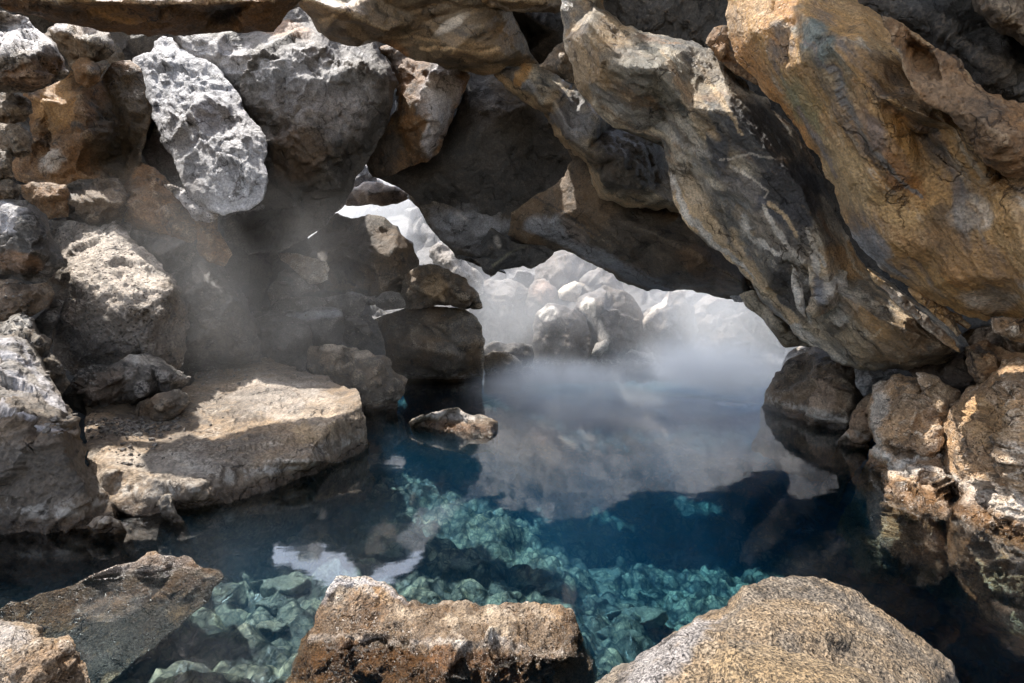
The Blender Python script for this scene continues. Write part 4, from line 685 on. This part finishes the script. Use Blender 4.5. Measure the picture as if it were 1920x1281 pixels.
rk("half_sunken_slab", SL, "slab mostly under water at lower left with only its pale crest above the surface",
   [tz(20,1135,-0.078),tz(80,1113,-0.063),tz(135,1096,-0.033),tz(180,1075,0.018),tz(220,1062,0.028),tz(255,1050,0.043),tz(275,1037,0.058),tz(290,1036,0.063),tz(305,1046,0.048),tz(325,1040,0.053),tz(345,1038,0.053),tz(370,1055,0.023),tz(395,1066,-0.013),tz(410,1074,-0.023),tz(418,1085,-0.048),tz(402,1102,-0.088),tz(392,1130,-0.148),tz(345,1170,-0.208),tz(290,1215,-0.278),tz(230,1260,-0.338),tz(150,1330,-0.408),tz(-60,1330,-0.408),tz(-60,1160,-0.168)],
   "near_wet", 2.4, (0,0), sp=5, pts=[tz(300,1060,0.028),tz(340,1056,0.023),tz(270,1060,0.033),tz(240,1074,-0.008),tz(180,1092,-0.028),tz(320,1078,-0.028),tz(385,1084,-0.038),tz(200,1110,-0.078),tz(300,1105,-0.088),tz(250,1160,-0.178),tz(150,1150,-0.148),tz(100,1230,-0.268),tz(330,1130,-0.138),tz(50,1200,-0.208)],
   th=.35, disp=.45, fac=.18, rim=2, soft=2, stains_light=[(180,1140,200,26,-14,(0.34,0.20,0.10),.8),(160,1230,240,75,-22,(0.13,0.12,0.115),.95),(280,1058,120,18,-8,(0.48,0.44,0.41),.8)],
   veins=[([(135,1098),(200,1082),(260,1070),(320,1062),(400,1078)],6,WHITE,.8)])
# stones lying on the lake bed
def bed(P):
    x, y = P[:, 0], P[:, 1]
    t = np.clip((x+1.3)/3.2, 0, 1); t = t*t*(3-2*t); z = -0.42-0.75*t
    z = z-0.25*np.clip((y-3.2)/3, 0, 1)
    Q = np.stack([x, y, x*0], 1)
    z = z+0.10*cobbles(Q*2.3)+0.075*cobbles(Q*5.3+3)+0.045*cobbles(Q*11+8)+0.03*facets(Q*7)+0.10*fbm(Q*.8, 3)+0.012*fbm(Q*9, 3)-.1
    P[:, 2] = z; return P
def sunken(name, label, x, y, w, h, z, seed, group=None):
    r = random.Random(seed); n = 9; pts = []
    for i in range(n):
        a = 2*math.pi*i/n; k = r.uniform(.8, 1.12); pts.append((x+w*math.cos(a)*k, y+h*math.sin(a)*k))
    o = []
    D = F*(CAMZ+.8)/(y-HY)
    for _ in range(8):
        z = float(bed(np.array([[(x-HX)/F*D, D, 0.]]))[0, 2])+.03; D = F*(CAMZ-z)/(y-HY)
    for (px, py) in pts: o.append(tz(px, py, z-.12+(0.10 if py < y else 0)))
    rk(name, "sunken stone", label, o, "sunken_stone", pts=[tz(x-w*.3, y-h*.2, z), tz(x+w*.35, y+h*.1, z-.01), tz(x, y+h*.4, z-.03)], th=.25, rim=2, disp=1.0, fac=.6, group=group, sp=5, jag=.8)
for i, (x, y, w, h, z, lb) in enumerate([
    (545,1040,55,16,-.55,"large pale flat stone under water left of the white reflection"),
    (530,1100,65,22,-.50,"long greenish stone under water just left of the foreground rock, farther one"),
    (525,1140,50,20,-.45,"rounded greenish stone under water left of the foreground rock, nearer one"),
    (510,1180,40,14,-.40,"small dark sunken stone left of the foot of the foreground rock"),
    (560,1175,48,26,-.42,"sunken stone touching the left foot of the foreground rock"),
    (860,1062,62,18,-.85,"large flat pale teal stone under water behind the foreground rock"),
    (730,1045,40,10,-.75,"small tan sunken stone right of the large pale flat one"),
    (1010,1105,60,18,-1.1,"long teal stone under water behind the right end of the foreground rock"),
    (1130,1085,55,20,-1.2,"angular teal stone deep under water in the middle of the blue pool"),
    (1200,1160,60,22,-1.1,"pale green stone under water close to the near speckled boulder"),
    (1140,1190,45,18,-1.0,"rounded sunken stone between the foreground rock and the speckled boulder"),
    (1300,1060,70,20,-1.4,"dim blue sunken stone in the deepest part of the pool"),
    (1060,1010,70,16,-1.2,"faint flat sunken stone just below the mist reflection"),
    (450,1030,34,9,-.5,"small sunken stone at the left end of the underwater gravel")]):
    sunken("sunken_stone", lb, x, y, w, h, z, 100+i)
# ================= the setting
def sheet(name, xs, ys, zf, mat, kind="structure", label=None, thick=None):
    X, Y = np.meshgrid(xs, ys); P = np.stack([X.ravel(), Y.ravel(), np.zeros(X.size)], 1); P = zf(P)
    nx, ny = len(xs), len(ys); I = np.arange(nx*ny).reshape(ny, nx)
    f = np.stack([I[:-1, :-1].ravel(), I[:-1, 1:].ravel(), I[1:, 1:].ravel(), I[1:, :-1].ravel()], 1)
    me = bpy.data.meshes.new(name); me.from_pydata(P.tolist(), [], f.tolist()); me.update()
    me.polygons.foreach_set("use_smooth", [True]*len(me.polygons)); me.materials.append(MATS[mat]); no_stain(me)
    ob = bpy.data.objects.new(name, me); COL.objects.link(ob); ob["kind"] = kind
    ROCKS.append((ob, P, f.tolist())); return ob
sheet("lake_bed", np.concatenate([np.arange(-8, -3, .1), np.arange(-3, 4, .03), np.arange(4, 9, .1)]), np.concatenate([np.arange(-1, 1.2, .1), np.arange(1.2, 6, .025), np.arange(6, 16, .12)]), bed, "sunken")
def gnd(P):
    x, y = P[:, 0], P[:, 1]; Q = np.stack([x, y, x*0], 1)
    z = -2.4+np.clip((-1.0-y)*1.6, 0, 2.9)+np.clip((np.abs(x)-7.5)*1.0, 0, 3)+np.clip((y-24)*0.5, 0, 6)
    z += 0.35*fbm(Q*.35, 4); P[:, 2] = z; return P
sheet("ground", np.concatenate([-np.geomspace(9, 220, 25)[::-1], np.arange(-8.8, 9, .4), np.geomspace(9, 220, 25)]), np.concatenate([-np.geomspace(3, 220, 25)[::-1], np.arange(-2.8, 14, .4), np.geomspace(14, 260, 25)]), gnd, "bounce_ground")
def hill(P):
    u, v = P[:, 0].copy(), P[:, 1].copy()          # u across, v up the slope
    Q = np.stack([u, v, u*0], 1)
    y = 15.5+v*0.75+0.02*u*u*0; z = -0.6+v*0.85
    Q = Q+.25*np.stack([fbm(Q*1.1+5, 3), fbm(Q*1.1+9, 3), u*0], 1); h = 0.85*facets(Q*.5)+0.40*facets(Q*1.1+4)+0.07*facets(Q*3.1+2)+0.3*fbm(Q*.6, 4)+.03*fbm(Q*5,3)
    P[:, 0] = u; P[:, 1] = y-h*.6; P[:, 2] = z+h*.5; return P
sheet("hillside", np.arange(-14, 14, .08), np.arange(0, 13, .08), hill, "far_hill")
# dark rock mass closing the cave behind the piles, at the sides and above
def wall(name, corners, n, amp, mat="basalt_dark", fsz=.8):
    (a, b, c, d_) = [np.array(q, float) for q in corners]
    def zf(P):
        u, v = P[:, :1].copy(), P[:, 1:2].copy(); q = a*(1-u)*(1-v)+b*u*(1-v)+c*u*v+d_*(1-u)*v
        nn = np.cross(b-a, d_-a); nn /= np.linalg.norm(nn)
        return q+nn*(amp*(facets(q*fsz)+.4*facets(q*fsz*2.6)+.5*fbm(q*.7, 3)))[:, None]
    return sheet(name, np.linspace(0, 1, n), np.linspace(0, 1, n), zf, mat)
wall("cave_wall", [(-9.5, 3.2, -1.5), (-8.2, 8.3, -1.5), (-8.2, 8.3, 8), (-9.5, 3.2, 8)], 90, .35)
wall("cave_wall", [(-9.5, 8.0, -1.5), (-4.4, 8.6, -1.5), (-4.4, 8.8, 2.9), (-9.5, 8.4, 3.0)], 70, .3)
wall("cave_wall", [(-5.0, 8.4, -1.5), (-2.6, 10.2, -1.5), (-2.9, 10.3, 2.6), (-5.0, 8.6, 2.9)], 60, .22)
wall("cave_wall", [(6.4, -4, -1.5), (5.6, 7.0, -1.5), (7.2, 7.6, 8), (7.4, -4, 8)], 90, .35)
wall("cave_wall", [(4.8, 8.6, -1.5), (7.2, 7.4, -1.5), (7.2, 7.4, 4), (5.4, 8.4, 1.7)], 50, .15)
wall("cave_wall", [(-12, 9.3, 2.0), (-4.9, 10.6, 2.4), (-4.9, 10.6, 9), (-12, 9.3, 9)], 60, .3)
def gravel(name, regions, n, r0, r1, mat, label=None):
    rr = np.random.RandomState(5); vs_, fs_ = [], []; o = 0
    bv = []; bf = []; q0 = 0
    for ob, V, fcs in ROCKS:
        bv.append(V); bf += [tuple(i+q0 for i in f) for f in fcs]; q0 += len(V)
    b = BVHTree.FromPolygons([tuple(v) for v in np.concatenate(bv)], bf)
    ico = [(0,0,1),(.89,0,.45),(.28,.85,.45),(-.72,.53,.45),(-.72,-.53,.45),(.28,-.85,.45),(.72,.53,-.45),(-.28,.85,-.45),(-.89,0,-.45),(-.28,-.85,-.45),(.72,-.53,-.45),(0,0,-1)]
    icf = [(0,1,2),(0,2,3),(0,3,4),(0,4,5),(0,5,1),(1,6,2),(2,7,3),(3,8,4),(4,9,5),(5,10,1),(2,6,7),(3,7,8),(4,8,9),(5,9,10),(1,10,6),(11,7,6),(11,8,7),(11,9,8),(11,10,9),(11,6,10)]
    for (cx, cyy, rx, ry, w) in regions:
        for _ in range(int(n*w)):
            x = cx+rr.normal()*rx; y = cyy+rr.normal()*ry
            h = b.ray_cast(Vector((0, 0, CAMZ)), Vector(((x-HX)/F, 1, -(y-HY)/F)))
            if h[0] is None or abs(h[1].z) < .45: continue
            r = r0+(r1-r0)*rr.rand()**3; A = np.array(ico)*rr.uniform(.6, 1.2, (12, 1))*np.array([1, rr.uniform(.6, 1), rr.uniform(.4, .8)])*r
            t = rr.rand()*6.28; c, s_ = math.cos(t), math.sin(t); A = np.stack([A[:, 0]*c-A[:, 1]*s_, A[:, 0]*s_+A[:, 1]*c, A[:, 2]], 1)
            vs_.append(A+np.array(h[0])+np.array([0, 0, r*.25])); fs_ += [tuple(i+o for i in f) for f in icf]; o += 12
    me = bpy.data.meshes.new(name); me.from_pydata(np.concatenate(vs_).tolist(), [], fs_); me.update(); me.materials.append(MATS[mat]); no_stain(me)
    ob = bpy.data.objects.new(name, me); COL.objects.link(ob); ob["kind"] = "stuff"
gravel("gravel", [(230,800,60,10,1),(150,690,25,14,.7),(250,808,40,6,.3),(240,850,40,12,.1),(560,570,90,30,.5),(60,600,60,30,.4),(700,610,60,20,.3),(400,700,40,10,.3)], 420, .008, .03, "basalt_grey")
# ---- added unseen roof, its holes cut to drop sun on chosen patches
bv_v, bv_f = [], []; off = 0
for ob, V, fcs in ROCKS:
    if ob.name.startswith(("ground", "hillside")): continue
    bv_v.append(V); bv_f += [tuple(i+off for i in f) for f in fcs]; off += len(V)
bvh = BVHTree.FromPolygons([tuple(v) for v in np.concatenate(bv_v)], bv_f)
ROOFZ = 7.6; CELL = 0.07; RX0, RX1, RY0, RY1 = -12.0, 11.0, -3.6, 13.0
nx, ny = int((RX1-RX0)/CELL), int((RY1-RY0)/CELL); hole = np.zeros((ny, nx), bool)
def sun_patch(poly, step=3.5, keep=1.0, up=None):
    p = np.array(poly, float); mn, mx = p.min(0), p.max(0)
    X, Y = np.meshgrid(np.arange(mn[0], mx[0], step), np.arange(mn[1], mx[1], step)); P = np.stack([X.ravel(), Y.ravel()], 1)
    P = P[inside(P, p)]
    for x, y in P:
        dr = Vector(((x-HX)/F, 1, -(y-HY)/F)); hit = bvh.ray_cast(Vector((0, 0, CAMZ)), dr)
        if hit[0] is None: continue
        q = hit[0]; t = (ROOFZ-q.z)/SUN_DIR.z; c = q+SUN_DIR*t
        ix, iy = int((c.x-RX0)/CELL), int((c.y-RY0)/CELL)
        if 0 <= ix < nx and 0 <= iy < ny: hole[max(0, iy-1):iy+2, max(0, ix-1):ix+2] = True
PATCHES = [
 [(243,120),(300,66),(330,70),(400,120),(445,180),(500,260),(500,375),(440,405),(380,385),(300,270)],
 [(0,35),(55,38),(92,84),(50,104),(0,108)],
 [(470,110),(600,100),(720,150),(715,215),(600,290),(585,270),(590,215),(490,200)],
 [(380,80),(440,75),(450,135),(410,125)],
 [(96,410),(190,425),(270,470),(335,545),(285,575),(180,540),(120,500)],
 [(210,418),(262,425),(345,450),(260,450)],
 [(430,735),(490,712),(560,705),(675,742),(640,782),(612,802),(590,850),(450,862),(362,908),(290,890),(175,880),(200,845),(320,850),(430,800),(400,770)],
 [(0,626),(48,646),(122,762),(140,785),(60,760),(0,745)],
 [(0,602),(38,590),(55,600),(20,618)],
 [(0,382),(45,376),(40,400),(10,440),(0,450)],
 [(200,685),(262,662),(352,712),(300,700),(240,700)],
 [(318,735),(340,732),(355,750),(320,745)],
 [(312,348),(340,348),(406,405),(392,412)],
 [(520,474),(600,486),(618,508),(610,528),(575,522)],
 [(585,652),(690,656),(725,680),(690,676),(600,664)],
 [(790,505),(870,530),(895,570),(860,570),(800,560)],[(760,590),(860,585),(880,620),(840,680),(790,640)],
 [(905,662),(960,666),(985,690),(930,700)],
 [(795,130),(865,130),(845,200),(835,260),(815,265),(800,200)],
 [(620,1086),(740,1106),(830,1132),(1060,1136),(1085,1232),(860,1232),(700,1206),(570,1204)],
 [(600,1215),(1090,1240),(1100,1281),(560,1281)],
 [(1100,1281),(1270,1170),(1370,1110),(1400,1085),(1600,1085),(1700,1150),(1830,1281)],
 [(0,1166),(80,1174),(130,1200),(150,1260),(80,1281),(0,1281)],
 [(0,1120),(135,1096),(280,1036),(345,1038),(415,1080),(390,1140),(230,1265),(150,1281),(0,1281)],
 [(430,1000),(760,960),(1000,930),(1300,940),(1500,960),(1500,1281),(560,1281),(470,1150),(420,1040)],
 [(774,793),(838,768),(931,793),(925,818),(830,806)],
 [(1632,760),(1680,702),(1740,720),(1790,760),(1860,740),(1920,700),(1920,1000),(1720,950),(1660,890),(1640,830)],
 [(1525,730),(1555,730),(1560,770),(1530,790)],
 [(940,140),(1000,130),(1080,260),(1130,370),(1270,395),(1140,385)],
]
for p in PATCHES: sun_patch(p)
yy, xx = np.mgrid[0:ny, 0:nx]; XY = np.stack([RX0+xx.ravel()*CELL, RY0+yy.ravel()*CELL, xx.ravel()*0.0], 1)
rag = (fbm(XY*1.4, 4) > -1.2).reshape(ny, nx); hole &= rag
yl = np.where(XY[:, 0] < 0.4, 12.0, 9.3)+0.5*fbm(XY*.6, 3)
hole |= ((XY[:, 1] > yl) | ((XY[:, 1] > yl-1.6) & (fbm(XY*1.3+3, 3) > 0.30))).reshape(ny, nx)
hole |= ((XY[:, 1] < -2.0+0.4*fbm(XY*.7+5, 3)) & (XY[:, 0] > 0.2)).reshape(ny, nx)
hole |= ((((XY[:, 0]+4.6)/2.0)**2+((XY[:, 1]-6.0)/0.9)**2+0.5*fbm(XY*1.1+8, 3)) < 1).reshape(ny, nx)      # skylight over the pale slab
def roof():  # out-of-view light blocker, perforated for the sun patches
    keep = ~hole; I = -np.ones((ny+1, nx+1), int); used = np.zeros((ny+1, nx+1), bool)
    used[:-1, :-1] |= keep; used[1:, :-1] |= keep; used[:-1, 1:] |= keep; used[1:, 1:] |= keep
    I[used] = np.arange(used.sum()); jj, ii = np.nonzero(used)
    X = RX0+ii*CELL; Y = RY0+jj*CELL; n = len(X)
    zt = 0.05*fbm(np.stack([X, Y, X*0], 1)*1.3, 3)
    Vt = np.stack([X, Y, ROOFZ+zt], 1); Vb = Vt+np.array([0, 0, 0.14])
    k = np.nonzero(keep); a = I[k[0], k[1]]; b = I[k[0], k[1]+1]; c = I[k[0]+1, k[1]+1]; d = I[k[0]+1, k[1]]
    f = np.concatenate([np.stack([a, d, c, b], 1), np.stack([a, b, c, d], 1)+n])
    kp = np.pad(keep, 1); sides = []
    for (dy, dx, p, q) in ((-1, 0, (0, 0), (0, 1)), (1, 0, (1, 1), (1, 0)), (0, -1, (1, 0), (0, 0)), (0, 1, (0, 1), (1, 1))):
        m = keep & ~kp[1+dy:1+dy+ny, 1+dx:1+dx+nx]; y0, x0 = np.nonzero(m)
        s = I[y0+p[0], x0+p[1]]; e = I[y0+q[0], x0+q[1]]; sides.append(np.stack([s, e, e+n, s+n], 1))
    f = np.concatenate([f]+sides)
    me = bpy.data.meshes.new("sun_mask_roof"); me.from_pydata(np.concatenate([Vt, Vb]).tolist(), [], f.tolist()); me.update()
    me.materials.append(MATS["basalt_dark"]); no_stain(me); ob = bpy.data.objects.new("sun_mask_roof", me); COL.objects.link(ob); ob["kind"] = "structure"
roof()
# ---- water: one closed body; the surface reflects and lets light through, the volume takes the red out
m, N, L, B = principled("pool_water"); N.remove(B)
out = [x for x in N if x.type == 'OUTPUT_MATERIAL'][0]
tr = N.new("ShaderNodeBsdfTransparent"); gl = N.new("ShaderNodeBsdfAnisotropic"); gl.inputs["Roughness"].default_value = 0.045
fr = N.new("ShaderNodeFresnel"); fr.inputs["IOR"].default_value = 1.9; mx = N.new("ShaderNodeMixShader")
tcn = N.new("ShaderNodeTexCoord"); mpn = N.new("ShaderNodeMapping"); mpn.inputs["Scale"].default_value = (1.6, 3.2, 1); nz = N.new("ShaderNodeTexNoise"); nz.inputs["Scale"].default_value = 1.6; nz.inputs["Detail"].default_value = 3
bp = N.new("ShaderNodeBump"); bp.inputs["Strength"].default_value = 0.006; bp.inputs["Distance"].default_value = 0.2
L.new(tcn.outputs["Object"], mpn.inputs[0]); L.new(mpn.outputs[0], nz.inputs["Vector"]); L.new(nz.outputs["Fac"], bp.inputs["Height"]); L.new(bp.outputs[0], gl.inputs["Normal"])
L.new(fr.outputs[0], mx.inputs[0]); L.new(tr.outputs[0], mx.inputs[1]); L.new(gl.outputs[0], mx.inputs[2]); L.new(mx.outputs[0], out.inputs["Surface"])
va = N.new("ShaderNodeVolumeAbsorption"); va.inputs["Color"].default_value = (0.05, 0.66, 0.90, 1); va.inputs["Density"].default_value = 0.52
vs = N.new("ShaderNodeVolumeScatter"); vs.inputs["Color"].default_value = (0.10, 0.55, 1.0, 1); vs.inputs["Density"].default_value = 0.10; vs.inputs["Anisotropy"].default_value = 0.2
ad = N.new("ShaderNodeAddShader"); L.new(va.outputs[0], ad.inputs[0]); L.new(vs.outputs[0], ad.inputs[1]); L.new(ad.outputs[0], out.inputs["Volume"])
m.volume_intersection_method if hasattr(m, "volume_intersection_method") else None
def box(name, x0, x1, y0, y1, z0, z1, mat):
    v = [(x, y, z) for z in (z0, z1) for y in (y0, y1) for x in (x0, x1)]
    f = [(0, 2, 3, 1), (4, 5, 7, 6), (0, 1, 5, 4), (1, 3, 7, 5), (3, 2, 6, 7), (2, 0, 4, 6)]
    me = bpy.data.meshes.new(name); me.from_pydata(v, [], f); me.update(); me.materials.append(mat)
    ob = bpy.data.objects.new(name, me); COL.objects.link(ob); return ob
wb = box("water", -9.5, 9.5, -2.2, 15.6, -3.0, 0.0, m); wb["kind"] = "structure"
# ---- steam: soft bodies of mist over the water and before the boulders
def steam(name, loc, size, dens, seed, nscale=0.5, lo=0.35, hi=0.75, aniso=0.3, bottom=False):
    m, N, L, B = principled(name+"_vol"); N.remove(B); out = [x for x in N if x.type == 'OUTPUT_MATERIAL'][0]
    vs = N.new("ShaderNodeVolumePrincipled"); vs.inputs["Color"].default_value = (0.97, 0.975, 0.98, 1); vs.inputs["Anisotropy"].default_value = aniso
    tc = N.new("ShaderNodeTexCoord"); ln = N.new("ShaderNodeVectorMath"); ln.operation = 'LENGTH'; L.new(tc.outputs["Object"], ln.inputs[0])
    fall = N.new("ShaderNodeMapRange"); fall.interpolation_type = 'SMOOTHSTEP'; fall.inputs["From Min"].default_value = 1.0; fall.inputs["From Max"].default_value = 0.25
    L.new(ln.outputs["Value"], fall.inputs["Value"])
    geo = N.new("ShaderNodeNewGeometry"); ns = N.new("ShaderNodeTexNoise"); ns.inputs["Scale"].default_value = nscale; ns.inputs["Detail"].default_value = 4.0; ns.inputs["Distortion"].default_value = 0.7
    of = N.new("ShaderNodeVectorMath"); of.operation = 'ADD'; of.inputs[1].default_value = (seed*3.1, seed*1.7, seed*5.3); L.new(geo.outputs["Position"], of.inputs[0]); L.new(of.outputs[0], ns.inputs["Vector"])
    nr = N.new("ShaderNodeMapRange"); nr.inputs["From Min"].default_value = lo; nr.inputs["From Max"].default_value = hi; L.new(ns.outputs["Fac"], nr.inputs["Value"])
    a = N.new("ShaderNodeMath"); a.operation = 'MULTIPLY'; L.new(fall.outputs[0], a.inputs[0]); L.new(nr.outputs[0], a.inputs[1])
    b = N.new("ShaderNodeMath"); b.operation = 'MULTIPLY'; b.inputs[1].default_value = dens; L.new(a.outputs[0], b.inputs[0]); L.new(b.outputs[0], vs.inputs["Density"])
    L.new(vs.outputs[0], out.inputs["Volume"])
    import bmesh
    me = bpy.data.meshes.new(name); bm = bmesh.new(); bmesh.ops.create_icosphere(bm, subdivisions=3, radius=1.0)
    zmin = (0.012-loc[2])/size[2]
    if zmin > -1:
        g = bmesh.ops.bisect_plane(bm, geom=bm.verts[:]+bm.edges[:]+bm.faces[:], plane_co=(0, 0, zmin), plane_no=(0, 0, 1), clear_inner=True)
        bmesh.ops.contextual_create(bm, geom=[e for e in g['geom_cut'] if isinstance(e, bmesh.types.BMEdge)])
    bm.to_mesh(me); bm.free(); me.materials.append(m)
    ob = bpy.data.objects.new(name, me); ob.location = loc; ob.scale = size; COL.objects.link(ob); ob["kind"] = "stuff"
    return ob
steam("steam", (2.6, 12.0, 0.6), (6.4, 3.0, 4.6), 0.21, 1, 0.45, 0.32, 0.68)
steam("steam", (4.4, 10.8, 0.9), (2.4, 1.6, 1.9), 0.20, 6, 0.9, 0.3, 0.65)
steam("steam", (-0.2, 11.6, 1.3), (1.2, 1.1, 1.8), 0.30, 7, 0.8, 0.3, 0.65)
steam("steam", (0.7, 8.6, 0.0), (1.7, 2.3, 0.7), 1.9, 2, 1.2, 0.35, 0.65)
steam("steam", (3.4, 9.0, 0.0), (2.2, 2.6, 1.1), 1.5, 4, 0.9, 0.35, 0.65)
steam("steam", (1.6, 6.6, 0.0), (2.3, 2.1, 0.40), 0.9, 8, 1.3, 0.35, 0.65)
steam("steam", (-3.3, 5.8, 1.3), (2.8, 1.7, 1.9), 0.16, 3, 0.9, 0.35, 0.65)
steam("steam", (-4.0, 14.2, 4.0), (4.0, 2.5, 3.0), 0.40, 5, 0.4)
